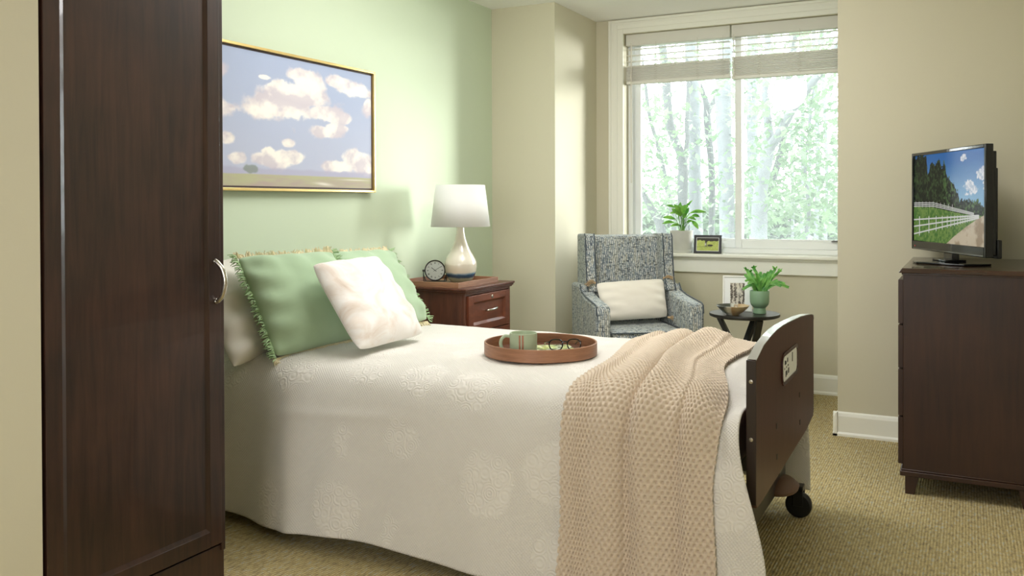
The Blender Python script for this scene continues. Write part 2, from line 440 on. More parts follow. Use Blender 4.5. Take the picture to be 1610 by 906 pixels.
def lerp(a, b, t): return a + (b - a) * t[..., None]
def sstep(a, b, x):
    t = np.clip((x - a) / (b - a), 0, 1); return t * t * (3 - 2 * t)

# ------------------------------------------------------------------ the room
CZ = 2.565
def wallbox(name, lo, hi, mat): return struct(B(lo, hi).build(name, mat, smooth=False))
wallbox('wall_left', (-0.12, -2.2, 0), (0.0, 6.3, CZ), M['green'])
wallbox('wall_column', (0.0, 5.31, 0), (0.47, 6.04, CZ), M['cream'])
wallbox('wall_pillar', (2.26, 5.018, 0), (3.32, 6.04, CZ), M['cream'])
wallbox('wall_right', (3.20, -2.2, 0), (3.32, 5.018, CZ), M['cream'])
wallbox('wall_back', (-0.12, -2.32, 0), (3.32, -2.2, CZ), M['cream'])
wallbox('wall_partition', (0.0, -2.2, 0), (0.80, 1.444, CZ), M['cream'])
struct(B((-0.12, -2.32, -0.1), (3.32, 6.3, 0)).build('floor', M['carpet'], smooth=False, loc=(0, 0, 0)))
struct(B((-0.12, -2.32, CZ), (3.32, 6.3, CZ + 0.1)).build('ceiling', M['ceil'], smooth=False))
WX0, WX1, WZ0, WZ1, WY = 0.682, 2.20, 0.87, 2.458, 6.04   # window opening
m = MB()
m.box((0.0, WY, 0), (WX0, 6.3, CZ)); m.box((WX1, WY, 0), (3.32, 6.3, CZ)); m.box((WX0, WY, 0), (WX1, 6.3, WZ0)); m.box((WX0, WY, WZ1), (WX1, 6.3, CZ))
struct(m.build('wall_window', M['cream'], smooth=False))

def baseboard(name, pts):
    """profile swept along wall face segments given as (lo, hi, outward axis, sign)"""
    m = MB()
    for (x0, y0, x1, y1, ox, oy) in pts:
        prof = [(0, 0), (0.022, 0), (0.022, 0.012), (0.014, 0.022), (0.014, 0.105), (0.009, 0.120), (0, 0.128)]
        vs = [];
        for (x, y) in ((x0, y0), (x1, y1)):
            for d, z in prof: vs.append((x + ox * d, y + oy * d, z))
        n = len(prof)
        m.add(vs, [tuple(range(n)), tuple(range(n, 2 * n))[::-1]] + [(i, n + i, n + (i + 1) % n, (i + 1) % n) for i in range(n)])
    return struct(m.build(name, M['trim'], smooth=False))
baseboard('baseboard_left', [(0, 2.1, 0, 5.31, 1, 0)])
baseboard('baseboard_column', [(0, 5.31, 0.484, 5.31, 0, -1), (0.47, 5.296, 0.47, 6.04, 1, 0)])
baseboard('baseboard_window', [(0.47, 6.04, 2.26, 6.04, 0, -1)])
baseboard('baseboard_pillar', [(2.238, 5.018, 3.20, 5.018, 0, -1), (2.26, 4.996, 2.26, 6.04, -1, 0)])
baseboard('baseboard_right', [(3.20, 5.018, 3.20, -2.2, -1, 0)])
baseboard('baseboard_partition', [(0.80, -2.2, 0.80, 1.44, 1, 0)])

# window: casing, stool, apron as trim; the unit itself as window_1
m = MB()
def casing(m, lo, hi):
    m.box(lo, hi)
cy = WY
m.box((0.574, cy - 0.018, 0.90), (WX0, cy, 2.5555)); m.box((0.573, cy - 0.026, 0.90), (0.592, cy - .0182, 2.556)); m.box((0.606, cy - 0.023, 0.90), (0.640, cy - .0182, 2.522))
m.box((WX0, cy - 0.018, WZ1), (2.26, cy, 2.5555)); m.box((0.592, cy - 0.026, 2.537), (2.259, cy - .0182, 2.556)); m.box((0.64, cy - 0.023, 2.49), (2.259, cy - .0182, 2.522))
m.box((WX1, cy - 0.018, 0.90), (2.26, cy, WZ1))
struct(m.build('trim_1', M['trim'], bevel=0.003))
m = MB().box((0.56, 5.975, 0.872), (2.26, 6.17, 0.898))
struct(m.build('trim_2', M['trim'], bevel=0.009, seg=4))
m = MB().box((0.585, 6.018, 0.768), (2.26, 6.04, 0.872)).box((0.585, 6.010, 0.855), (2.26, 6.04, 0.872))
struct(m.build('trim_3', M['trim'], bevel=0.003))

win = bpy.data.objects.new('window_1', None); COL.objects.link(win); win.location = (1.44, 6.15, 0.9); win['kind'] = 'structure'
FY = 6.13
m = MB(); z0, z1 = 0.898, WZ1
m.box((WX0, FY, z0), (WX0 + 0.035, FY + 0.09, z1)).box((WX1 - 0.035, FY, z0), (WX1, FY + 0.09, z1))
m.box((WX0, FY, z1 - 0.03), (WX1, FY + 0.09, z1)).box((WX0, FY, z0), (WX1, FY + 0.09, z0 + 0.035))
m.build('window_frame', M['vinyl'], win, bevel=0.004)
def sash(x0, x1, y, zb):
    s = MB(); w = 0.045
    s.box((x0, y, zb), (x0 + w, y + 0.03, z1 - 0.03)).box((x1 - w, y, zb), (x1, y + 0.03, z1 - 0.03))
    s.box((x0 + w, y, zb), (x1 - w, y + 0.03, zb + 0.055)).box((x0 + w, y, z1 - 0.075), (x1 - w, y + 0.03, z1 - 0.03))
    s.box((x0 + w - 0.008, y + 0.005, zb + 0.047), (x1 - w + 0.008, y + 0.025, zb + 0.065))
    so = s.build('sash', M['vinyl'], win, bevel=0.004)
    B((x0 + w, y + 0.013, zb + 0.05), (x1 - w, y + 0.017, z1 - 0.07)).build('pane', M['glass'], so, smooth=False)
sash(0.717, 1.500, 6.175, 0.933)
sash(1.452, 2.165, 6.140, 0.933)
B((0.725, 6.224, 0.94), (1.475, 6.226, z1 - 0.04)).build('insect_screen', M['mesh'], win, smooth=False)
B((1.475, 6.224, 0.94), (2.16, 6.226, z1 - 0.04)).build('insect_screen', M['mesh'], win, smooth=False)
m = MB().box((2.085, 6.118, 0.985), (2.125, 6.140, 0.995)).box((2.095, 6.108, 0.990), (2.135, 6.118, 0.998))
m.build('latch', M['steel'], win, bevel=0.002)

# two blinds hung side by side inside the opening, raised most of the way
def blind(x0, x1, zs, ztop, label, wand):
    t = thing('window_blind', label, 'blind', ((x0 + x1) / 2, 6.09, zs), 0, 'raised blinds in the window')
    MB().box((x0, 6.062, 2.375), (x1, 6.118, 2.455)).build('headrail', M['blind'], t, bevel=0.003)
    m = MB(); nst = 14; h = (ztop - zs) / nst
    for k in range(nst):
        z = zs + 0.012 + k * h; dy = random.uniform(-0.004, 0.004); tl = random.uniform(-0.002, 0.002)
        m.add([(x0 + .004, 6.064 + dy, z), (x1 - .004, 6.064 + dy, z + tl), (x1 - .004, 6.116 + dy, z + tl + .002), (x0 + .004, 6.116 + dy, z + .002),
               (x0 + .004, 6.064 + dy, z + h * .62), (x1 - .004, 6.064 + dy, z + tl + h * .62), (x1 - .004, 6.116 + dy, z + tl + h * .62), (x0 + .004, 6.116 + dy, z + h * .62)],
              [(0, 3, 2, 1), (4, 5, 6, 7), (0, 1, 5, 4), (1, 2, 6, 5), (2, 3, 7, 6), (3, 0, 4, 7)])
    m.build('slat_stack', M['blind'], t, smooth=False)
    MB().box((x0 + .002, 6.062, zs - 0.012), (x1 - .002, 6.118, zs + 0.010)).build('bottom_rail', M['blind'], t, bevel=0.003)
    for k in range(3):
        z = ztop + 0.040 + k * 0.043
        MB().box((x0 + .004, 6.065, z), (x1 - .004, 6.115, z + 0.003)).build('slat', M['blind'], t, smooth=False)
    for fx in (0.06, 0.30, 0.70, 0.94) if wand else (0.25, 0.60, 0.94):
        xx = x0 + (x1 - x0) * fx; m = MB()
        pts = [(xx, 6.058, 2.39), (xx, 6.058, ztop)]
        for q in range(14): pts.append((xx + 0.010 * (1 if q % 2 else -1) + random.uniform(-.004, .004), 6.054, ztop - (ztop - zs) * q / 14))
        pts.append((xx, 6.058, zs)); m.tube(pts, 0.0016, 5); m.build('ladder_cord', M['blindcord'], t)
    if wand:
        MB().tube([(x0 + 0.045, 6.045, 2.39), (x0 + 0.045, 6.045, 1.39)], 0.004, 8).build('tilt_wand', M['blindcord'], t)
    else:
        MB().tube([(x0 + 0.02, 6.05, 2.39), (x0 + 0.02, 6.05, 2.10)], 0.003, 6).build('lift_cord', M['blindcord'], t)
blind(0.690, 1.436, 2.112, 2.222, 'left white slat blind drawn up above the left window pane', True)
blind(1.446, 2.195, 2.100, 2.232, 'right white slat blind drawn up above the right window pane', False)

# ------------------------------------------------------------------ outdoors: lawn and trees beyond the window
GZ = -1.0
m = MB(); n = 24
vs = []; fs = []
for i in range(n + 1):
    for j in range(n + 1):
        x = -45 + 75 * i / n; y = 6.6 + 70 * j / n
        vs.append((x, y, GZ + 0.25 * math.sin(x * 0.3) * math.cos(y * 0.21) * min(1, (y - 6.6) / 10)))
for i in range(n):
    for j in range(n): a = i * (n + 1) + j; fs.append((a, a + n + 1, a + n + 2, a + 1))
m.add(vs, fs); struct(m.build('ground', M['lawn'], loc=(0, 6.6, GZ)))

def leaves_mesh(name, centers, spread, count, size, mat, parent, flat=0.6, seed=1):
    r = np.random.default_rng(seed); C0 = np.array(centers, float)
    c = C0[r.integers(0, len(C0), count)] + r.normal(0, 1, (count, 3)) * np.array(spread)
    n = r.normal(0, 1, (count, 3)); n[:, 2] = np.abs(n[:, 2]) + flat; n /= np.linalg.norm(n, axis=1)[:, None]
    a = r.normal(0, 1, (count, 3)); a -= n * (a * n).sum(1)[:, None]; a /= np.linalg.norm(a, axis=1)[:, None]; b = np.cross(n, a)
    s = size * r.uniform(0.6, 1.3, count)[:, None]
    shp = [(-1, 0), (-.45, .42), (-.15, .30), (.15, .62), (.35, .25), (1, 0), (.35, -.25), (.15, -.62), (-.15, -.30), (-.45, -.42)]
    V = np.stack([c + a * s * u * .5 + b * s * v * .5 + n * s * (0.10 * abs(v)) for u, v in shp], 1).reshape(-1, 3)
    V -= np.array(parent.location)
    k = len(shp); me = bpy.data.meshes.new(name); o = bpy.data.objects.new(name, me); COL.objects.link(o); o.parent = parent
    me.vertices.add(len(V)); me.vertices.foreach_set('co', V.astype(np.float32).ravel())
    me.loops.add(count * k); me.loops.foreach_set('vertex_index', np.arange(count * k, dtype=np.int32))
    me.polygons.add(count); me.polygons.foreach_set('loop_start', np.arange(0, count * k, k, dtype=np.int32))
    me.update(calc_edges=True); me.materials.append(mat); return o

def tree(label, Y, lines, mat, leaf=None, nleaf=0, size=0.105, seed=1, spread=(0.35, 0.35, 0.28)):
    """lines: list of [(px, py, width_px), ...] trunk or branch paths as seen in the photo, standing Y metres away"""
    P0 = on(1, Y, *lines[0][0][:2])
    # foot of the tree: carry the lowest segment down to the ground
    a, b = lines[0][0], lines[0][1]; A, Bp = on(1, Y, *a[:2]), on(1, Y, *b[:2])
    d = (A - Bp); k = (GZ - 0.1 - A.z) / d.z if d.z < -0.05 else 0
    foot = A + d * k * 0.4; foot.z = GZ - 0.1
    t = thing('tree', label, 'tree', (foot.x, foot.y, GZ), 0, 'trees outside the window')
    for li, ln in enumerate(lines):
        pts = []; rad = []
        if li == 0: pts.append(foot); rad.append(ln[0][2] / FPX * Y * 0.62)
        for q, (x, y, w) in enumerate(ln):
            p = on(1, Y, x, y); dy = 0.0 if li == 0 or q == 0 else 0.15 * q * (1 if (li + seed) % 2 else -1)
            p = p + Vector((0, dy, 0)); pts.append(p); rad.append(w / FPX * Y * 0.5)
        # carry on upward past the picture
        e = (pts[-1] - pts[-2]).normalized(); pts.append(pts[-1] + e * 1.6); rad.append(rad[-1] * 0.6)
        # densify with wobble
        PP = []; RR = []
        for i in range(len(pts) - 1):
            for s in range(6):
                f = s / 6; w = 0.012 * math.sin(2.2 * (i + f) + seed)
                PP.append(pts[i].lerp(pts[i + 1], f) + Vector((w, w, 0))); RR.append((rad[i] * (1 - f) + rad[i + 1] * f) * (1 + 0.04 * math.sin(5 * (i + f))))
        PP.append(pts[-1]); RR.append(rad[-1] * .5)
        MB().tube(PP, RR, 14).build('trunk' if li == 0 else 'branch', mat, t)
    if leaf:
        cs = []; nleaf = int(nleaf * .8)
        for (x, y, sxp, syp) in leaf:
            for q in range(5):
                dy = random.uniform(-0.7, 0.7); cs.append(on(1, Y + dy, x + random.uniform(-sxp, sxp), y + random.uniform(-syp, syp)))
        leaves_mesh('foliage', cs, spread, nleaf, size, M['treeleaf'], t, seed=seed)
    return t
tree('pale birch trunk standing straight behind the potted plant, widest in the left pane', 10.5, [[(1096, 380, 21), (1094, 250, 20), (1089, 130, 21), (1086, 60, 20)]], M['bark_pale'], seed=1)
tree('dark grey trunk leaning left with a knot, just left of the pale birch', 10.0, [[(1076, 340, 15), (1074, 270, 17), (1068, 240, 14), (1056, 200, 14), (1048, 150, 14), (1040, 70, 13)], [(1074, 262, 8), (1077, 215, 8), (1070, 165, 8), (1062, 90, 7)]], M['bark_dark'],
     [(1030, 205, 22, 25), (1060, 225, 25, 14), (1030, 280, 20, 20), (1022, 230, 12, 60), (1040, 80, 30, 20)], 900, seed=2)
tree('thin dark trunk leaning left at the left edge of the glass', 12.0, [[(1058, 330, 9), (1046, 290, 8), (1035, 230, 7), (1020, 170, 6), (1010, 110, 6)]], M['bark_dark'], [(1020, 250, 12, 70), (1035, 180, 15, 20)], 500, seed=3)
tree('slim grey trunk forking high, right of the pale birch', 10.8, [[(1119, 360, 10), (1117, 260, 11), (1114, 190, 12), (1112, 172, 13), (1105, 150, 8), (1100, 125, 7), (1094, 60, 6)], [(1113, 180, 9), (1122, 150, 8), (1130, 120, 7), (1136, 60, 6)]], M['bark_dark'], [(1122, 210, 12, 20), (1112, 290, 10, 30)], 160, seed=4)
tree('broad pale trunk close beside the window mullion', 9.6, [[(1141, 380, 24), (1140, 250, 24), (1139, 130, 25), (1140, 60, 24)]], M['bark_pale'], seed=5)
tree('pale upright trunk at the left side of the right pane', 12.0, [[(1186, 380, 19), (1185, 250, 18), (1183, 130, 17), (1182, 60, 16)]], M['bark_pale'], [(1185, 175, 16, 20), (1190, 120, 20, 12)], 240, seed=6)
tree('big grey trunk forking into a long bough that slants up to the right', 8.8, [[(1193, 385, 26), (1198, 300, 22), (1206, 228, 20), (1207, 190, 12), (1206, 130, 12), (1205, 60, 11)], [(1205, 236, 16), (1232, 207, 13), (1262, 170, 12), (1290, 135, 11), (1322, 100, 10)]], M['bark_pale'],
     [(1280, 210, 35, 25), (1255, 250, 30, 20), (1300, 170, 20, 30), (1215, 150, 18, 20), (1235, 80, 40, 14), (1300, 75, 20, 20)], 1500, seed=7)
tree('dark slender trunk slanting right behind the forked tree', 10.2, [[(1205, 320, 12), (1216, 280, 12), (1228, 230, 10), (1238, 150, 10), (1244, 100, 9), (1248, 60, 9)]], M['bark_dark'],
     [(1265, 290, 30, 30), (1300, 300, 20, 40), (1230, 170, 25, 15)], 1000, seed=8)
tree('leafy young tree filling the lower right of the right pane', 9.4, [[(1268, 392, 7), (1270, 340, 6), (1266, 280, 5), (1272, 220, 4)]], M['bark_pale'],
     [(1280, 350, 38, 25), (1245, 355, 30, 25), (1290, 270, 25, 20), (1215, 350, 15, 25)], 1500, size=0.10, seed=9)
tree('low sloping trunk at the bottom left corner of the glass', 9.8, [[(1046, 392, 18), (1034, 350, 14), (1020, 318, 10), (1006, 290, 7)]], M['bark_dark'], [(1015, 320, 10, 25)], 160, seed=10)
for i, (x, w) in enumerate([(1262, 6), (1272, 5), (1284, 7), (1298, 5), (1245, 5), (1164, 6)]):
    tree(['first thin pale sapling from the left seen between the forked boughs', 'second thin pale sapling in the middle of the right pane', 'stoutest of the thin pale saplings in the right pane', 'thin pale sapling nearest the right edge of the glass', 'thin pale sapling just right of the dark slanting trunk', 'thin pale sapling hidden partly by the window mullion'][i],
         17.0, [[(x, 370, w), (x + 1, 260, w), (x - 2, 120, w)]], M['bark_pale'], seed=20 + i)
# hedge line far back
hb = thing('hedge', 'pale green leafy thicket far behind the trees', 'hedge', on(1, 24, 1150, 400).to_tuple()[:2] + (GZ,))
cs = [on(1, 24 + random.uniform(-1, 1), x + random.uniform(-6, 6), y) for x in range(985, 1345, 12) for y in (345, 365, 385)]
leaves_mesh('foliage', cs, (0.5, 0.5, 0.4), 5000, 0.34, M['treeleaf'], hb, seed=77)
for k in range(5):
    a = on(1, 24, 1000 + 75 * k, 400)
    MB().tube([(a.x, a.y, GZ - .1), (a.x + .1, a.y, GZ + 1.4)], [0.08, 0.04], 8).build('stem', M['bark_dark'], hb)

# ------------------------------------------------------------------ wardrobe
W = thing('wardrobe', 'tall espresso-stained wardrobe with one panelled door, in front on the left', 'wardrobe', (0.45, 1.76, 0))
fx = 0.80; y0, y1 = 1.450, 2.068; zt = 2.15
m = MB().box((0.06, y0, 0.16), (fx - 0.022, y0 + 0.02, zt)).box((0.06, y1 - 0.02, 0.16), (fx - 0.022, y1, zt)).box((0.06, y0 + .02, 0.16), (fx - 0.022, y1 - .02, 0.18)).box((0.06, y0 + .02, zt - .02), (fx - 0.022, y1 - .02, zt)).box((0.06, y0 + .02, 0.18), (0.07, y1 - .02, zt - .02))
m.build('carcass', M['darkwood'], W, bevel=0.002)
MB().box((0.04, y0, zt), (fx + 0.02, y1 + 0.01, zt + 0.03)).build('top', M['darkwood'], W, bevel=0.006)
def framed_door(parent, xf, ya, yb, za, zb, stile, rail, th, mat, recess=0.008, name='door', bev=0.012):
    m = MB(); xb = xf - th
    m.box((xb, ya, za), (xf, ya + stile, zb)).box((xb, yb - stile, za), (xf, yb, zb))
    m.box((xb, ya + stile, za), (xf, yb - stile, za + rail)).box((xb, ya + stile, zb - rail), (xf, yb - stile, zb))
    a, b, c, d = ya + stile, yb - stile, za + rail, zb - rail
    m.box((xb, a, c), (xf - recess - 0.004, b, d))
    # sloping bead round the recess
    o = [(xf - 0.001, a, c), (xf - 0.001, b, c), (xf - 0.001, b, d), (xf - 0.001, a, d)]; r = xf - recess - 0.0035
    i_ = [(r, a + bev, c + bev), (r, b - bev, c + bev), (r, b - bev, d - bev), (r, a + bev, d - bev)]
    m.add(o + i_, [(k, (k + 1) % 4, 4 + (k + 1) % 4, 4 + k) for k in range(4)])
    return m.build(name, mat, parent, bevel=0.0015, smooth=False)
D = framed_door(W, fx, y0 + 0.006, y1 - 0.018, 0.187, zt - 0.02, 0.048, 0.048, 0.021, M['darkwood'], 0.0025, bev=0.013)
MB().box((fx - 0.03, y1 - 0.016, 0.16), (fx - 0.004, y1, zt)).build('side_stile', M['darkwood'], W, bevel=0.002)
hp = [(fx, 2.026, 1.072), (fx + .012, 2.026, 1.068), (fx + .030, 2.030, 1.045), (fx + .038, 2.032, 1.008), (fx + .030, 2.031, .970), (fx + .012, 2.030, .950), (fx, 2.030, .946)]
def smoothpath(pts, n=6):
    P = [Vector(p) for p in pts]; out = []
    for i in range(len(P) - 1):
        a, b, c, d = P[max(i - 1, 0)], P[i], P[i + 1], P[min(i + 2, len(P) - 1)]
        for s in range(n):
            t = s / n; out.append(0.5 * ((2 * b) + (c - a) * t + (2 * a - 5 * b + 4 * c - d) * t * t + (3 * b - a - 3 * c + d) * t ** 3))
    out.append(P[-1]); return out
sp = smoothpath(hp)
MB().tube(sp, [0.0075 if 3 < i < len(sp) - 4 else 0.009 for i in range(len(sp))], 12).build('handle', M['silver'], D)
# base: apron with a scooped lower edge and legs
pr = [(y0, 0.0), (y0 + .05, 0.0), (y0 + .055, 0.10), (y0 + .10, 0.128), (y1 - .16, 0.128), (y1 - .115, 0.10), (y1 - .10, 0.0), (y1, 0.0), (y1, 0.178), (y0, 0.178)]
MB().prism(pr, 0, fx - 0.035, fx - 0.010).build('plinth', M['darkwood'], W, bevel=0.003)
for yy in (y0, y1 - 0.05):
    MB().box((0.06, yy, 0), (0.11, yy + 0.05, 0.16)).build('leg', M['darkwood'], W, bevel=0.003)

# ------------------------------------------------------------------ framed landscape painting
PY0, PY1, PZ0, PZ1 = 2.60, 3.920, 1.308, 1.957
P = thing('framed_painting', 'wide landscape painting of clouds over a low plain in a thin gold frame', 'painting', (0.02, 3.26, PZ0))
fr = 0.013
m = MB().box((0.004, PY0, PZ0), (0.042, PY0 + fr, PZ1)).box((0.004, PY1 - fr, PZ0), (0.042, PY1, PZ1)).box((0.004, PY0 + fr, PZ0), (0.042, PY1 - fr, PZ0 + fr)).box((0.004, PY0 + fr, PZ1 - fr), (0.042, PY1 - fr, PZ1))
m.build('frame', M['gold'], P, bevel=0.002)
g = fr + 0.009
MB().box((0.002, PY0 + fr, PZ0 + fr), (0.026, PY1 - fr, PZ1 - fr)).build('liner', M['liner'], P, smooth=False)
ny, nz = 420, 210
yy = np.linspace(PY0 + g, PY1 - g, ny); zz = np.linspace(PZ0 + g, PZ1 - g, nz)
YY, ZZ = np.meshgrid(yy, zz, indexing='ij')
u = (YY - 2.875) / (3.92 - 2.875); v = (ZZ - PZ0) / (PZ1 - PZ0)
sky = lerp(np.broadcast_to(S((180, 184, 202)), u.shape + (3,)), np.broadcast_to(S((160, 172, 198)), u.shape + (3,)), v + .3 * (fbm(u * 3, v * 3, 4, 5) - .5))
def blob(cx, cy, rx, ry, w=1.0):
    return w * np.exp(-(((u - cx) / rx) ** 2 + ((v - cy) / ry) ** 2))
den = np.zeros_like(u)
for b in [(.30, .60, .22, .09), (.18, .57, .12, .06), (.42, .72, .22, .09), (.50, .80, .12, .08), (.62, .60, .14, .06), (.45, .86, .10, .06), (.85, .82, .14, .06), (.72, .86, .10, .05), (.96, .70, .05, .07), (.62, .46, .11, .05), (.70, .50, .10, .04), (.75, .58, .07, .05),
          (.25, .23, .14, .06), (.37, .25, .10, .05), (.22, .28, .05, .04), (.35, .35, .05, .03), (.85, .28, .13, .08), (.70, .20, .14, .05), (.92, .20, .10, .06), (.04, .22, .06, .05), (-.02, .35, .05, .05), (.20, .80, .04, .02),
          (-.12, .55, .12, .08), (-.2, .3, .1, .06), (-.15, .8, .12, .05)]:
    den = np.maximum(den, blob(*b))
nz_ = fbm(u * 11, v * 9, 5, 3); nz2 = fbm(u * 26, v * 20, 4, 9)
mask = sstep(.25, .52, den + (nz_ - .5) * .85 + (nz2 - .5) * .22)
shade = np.clip(.5 + (fbm(u * 9 + .22, v * 8 - .35, 4, 3) - nz_) * 2.6 + (nz2 - .5) * .6, 0, 1)
cl = lerp(np.broadcast_to(S((190, 182, 192)), u.shape + (3,)), np.broadcast_to(S((236, 230, 222)), u.shape + (3,)), np.clip(shade * .9 + .25 * den, 0, 1))
img = sky * (1 - mask[..., None]) + cl * mask[..., None]
hz = .118 + .006 * (fbm(u * 8, u * 0, 3, 2) - .5)
far = sstep(hz + .055, hz + .03, v + .02 * (fbm(u * 14, v * 0, 3, 4) - .5)); img = img * (1 - far[..., None] * .8) + S((168, 166, 188)) * far[..., None] * .8
grd = lerp(np.broadcast_to(S((170, 152, 150)), u.shape + (3,)), np.broadcast_to(S((174, 174, 140)), u.shape + (3,)), np.clip(v / hz + (fbm(u * 10, v * 50, 4, 8) - .5) * 1.4, 0, 1))
gm = sstep(hz + .004, hz - .004, v); img = img * (1 - gm[..., None]) + grd * gm[..., None]
riv = np.exp(-((u - .62 - .05 * np.sin(v * 60)) / .05) ** 2 - ((v - .06) / .012) ** 2) + np.exp(-((u - .84) / .1) ** 2 - ((v - .098) / .004) ** 2)
img = img * (1 - riv[..., None] * .8) + S((226, 220, 214)) * riv[..., None] * .8
bush = sstep(.35, .6, np.exp(-((u - .115) / .045) ** 2 - ((v - .15) / .035) ** 2) + (nz2 - .5) * .6); img = img * (1 - bush[..., None] * .75) + S((122, 132, 118)) * bush[..., None] * .75
PTS = np.stack([np.full_like(YY, 0.0275), YY, ZZ], -1)
grid_mesh('canvas', PTS, M['paint'], P, colors=img)

# ------------------------------------------------------------------ bed
BED = thing('bed', 'adjustable care bed with brown arched footboard, head against the green wall', 'bed', (1.2, 3.18, 0))
MB().box((0.12, 2.68, 0.42), (2.26, 3.66, 0.615)).build('mattress', M['mattress'], BED, bevel=0.05, seg=4)
m = MB().box((0.14, 2.72, 0.33), (2.26, 2.77, 0.41)).box((0.14, 3.57, 0.33), (2.26, 3.62, 0.41))
for xx in (0.3, 0.9, 1.5, 2.1): m.box((xx, 2.77, 0.35), (xx + .06, 3.57, 0.40))
m.build('bed_frame', M['steel'], BED, bevel=0.004)
for xa, xb, xc in ((1.75, 2.24, 2.15), (0.25, 0.60, 0.25)):
    MB().box((xa, 2.80, 0.20), (xb, 2.86, 0.33)).box((xa, 3.48, 0.20), (xb, 3.54, 0.33)).box((xc, 2.80, 0.13), (xc + .08, 3.66, 0.21)).build('leg_frame', M['steel'], BED, bevel=0.004)
def board(x0, x1, name, slot=True):
    top = [(2.627, 0.787), (2.66, 0.797), (2.729, 0.815), (2.846, 0.829), (2.925, 0.835), (3.04, 0.837), (3.145, 0.835), (3.392, 0.826), (3.55, 0.815), (3.655, 0.805), (3.70, 0.797), (3.715, 0.780)]
    bot = [(3.718, 0.41), (3.70, 0.392), (3.536, 0.373), (2.66, 0.345), (2.635, 0.350), (2.625, 0.365)]
    out = top + bot
    return MB().prism(out, 0, x0, x1).build(name, M['boardwood'], BED, bevel=0.004, seg=3)
FB = board(2.306, 2.33, 'footboard')
# footboard rim: window highlight painted as pale top strip; dark edge band near end
o_ = [(2.627, 0.787), (2.729, 0.815), (2.846, 0.829), (2.925, 0.835), (3.04, 0.837), (3.145, 0.835), (3.392, 0.826), (3.55, 0.815), (3.655, 0.805), (3.70, 0.797)]
vs_ = []; fs_ = []
for k_, (a_, b_) in enumerate(o_ + [(3.715, .780)]):
    for xx_, dz_ in ((2.3045, -.001), (2.3045, .0022), (2.3315, .0022), (2.3315, -.001)): vs_.append((xx_, a_, b_ + dz_))
for k_ in range(len(o_)):
    for q_ in range(4): fs_.append((4 * k_ + q_, 4 * k_ + (q_ + 1) % 4, 4 * k_ + 4 + (q_ + 1) % 4, 4 * k_ + 4 + q_))
MB().add(vs_, fs_).build('top_edge_highlight', plain('pale_highlight_strip', (150, 148, 138), 0.32, coat=0.3), FB)
MB().box((2.302, 2.6215, 0.362), (2.331, 2.627, 0.787)).build('edge_band', M['boardedge'], FB, bevel=0.002)
for zz_ in (0.725, 0.555): MB().lathe([(0.0, 0), (0.006, 0.0), (0.006, 0.003), (0, 0.0035)], 14, Matrix.Translation((2.317, 2.6215, zz_)) @ Matrix.Rotation(PI / 2, 4, 'X')).build('screw', M['silver'], FB)
for (yy_, zz_) in ((2.94, .525), (2.945, .424), (3.38, .541), (3.388, .438)):
    MB().box((2.3295, yy_ - .008, zz_ - .009), (2.3315, yy_ + .008, zz_ + .009)).build('bolt_cap', M['black'], FB, bevel=0.001)
HBd = board(0.045, 0.07, 'headboard')
# grip slot: red-brown ring round a white control card with dark symbols
def rrect(ya, yb, za, zb, r, n=6, sk=0.0):
    pts = []
    for cy_, cz_, a0 in ((yb - r, zb - r, 0), (ya + r, zb - r, 90), (ya + r, za + r, 180), (yb - r, za + r, 270)):
        for k in range(n + 1):
            a = math.radians(a0 + 90 * k / n); y = cy_ + r * math.cos(a); z = cz_ + r * math.sin(a)
            pts.append((y, z))
    return pts
ya, yb, za, zb = 3.035, 3.315, 0.645, 0.731
o1 = rrect(ya - .012, yb + .012, za - .012, zb + .012, .035); o2 = rrect(ya, yb, za, zb, .026)
n_ = len(o1); vs = [(2.3305, a, b) for a, b in o1] + [(2.334, a, b) for a, b in o1] + [(2.334, a, b) for a, b in o2] + [(2.3305, a, b) for a, b in o2]
fs = []
for k in range(n_):
    k2 = (k + 1) % n_
    for l in range(3): fs.append((l * n_ + k, l * n_ + k2, (l + 1) * n_ + k2, (l + 1) * n_ + k))
MB().add(vs, fs).build('grip_rim', plain('dark_red_plastic', (70, 34, 32), 0.25), FB)
MB().prism(o2, 0, 2.3302, 2.3312).build('control_card', M['white'], FB, smooth=False)
m = MB()
for (a, b, c, d) in ((3.075, .699, 3.090, .714), (3.094, .699, 3.106, .710), (3.122, .702, 3.136, .717), (3.070, .684, 3.080, .690), (3.104, .685, 3.114, .691), (3.132, .687, 3.146, .693), (3.092, .656, 3.106, .676), (3.110, .660, 3.122, .676), (3.138, .662, 3.156, .680), (3.215, .690, 3.228, .722)):
    m.box((2.3310, a, b), (2.3317, c, d))
m.build('card_symbols', M['ink'], FB, smooth=False)
def caster(x, y):
    MB().tube([(x, y - .017, 0.052), (x, y + .017, 0.052)], 0.051, 24).build('caster_wheel', M['black'], BED, bevel=0.008)
    m = MB().box((x - .02, y - .026, 0.05), (x + .02, y - .020, 0.12)).box((x - .02, y + .020, 0.05), (x + .02, y + .026, 0.12)).box((x - .02, y - .026, 0.108), (x + .02, y + .026, 0.13))
    m.build('caster_fork', M['black'], BED, bevel=0.004)
caster(2.285, 3.635); caster(2.19, 2.84); caster(0.29, 3.62); caster(0.29, 2.84)
MB().lathe([(0, .0), (0.085, 0.0), (0.09, 0.012), (0.06, 0.035), (0, 0.04)], 28, Matrix.Translation(on(2, .15, 1226, 762).to_tuple()[:2] + (0.135,)), sx=.8, sy=1.3).build('caster_cover', plain('brown_plastic_cover', (116, 88, 72), 0.4), BED)

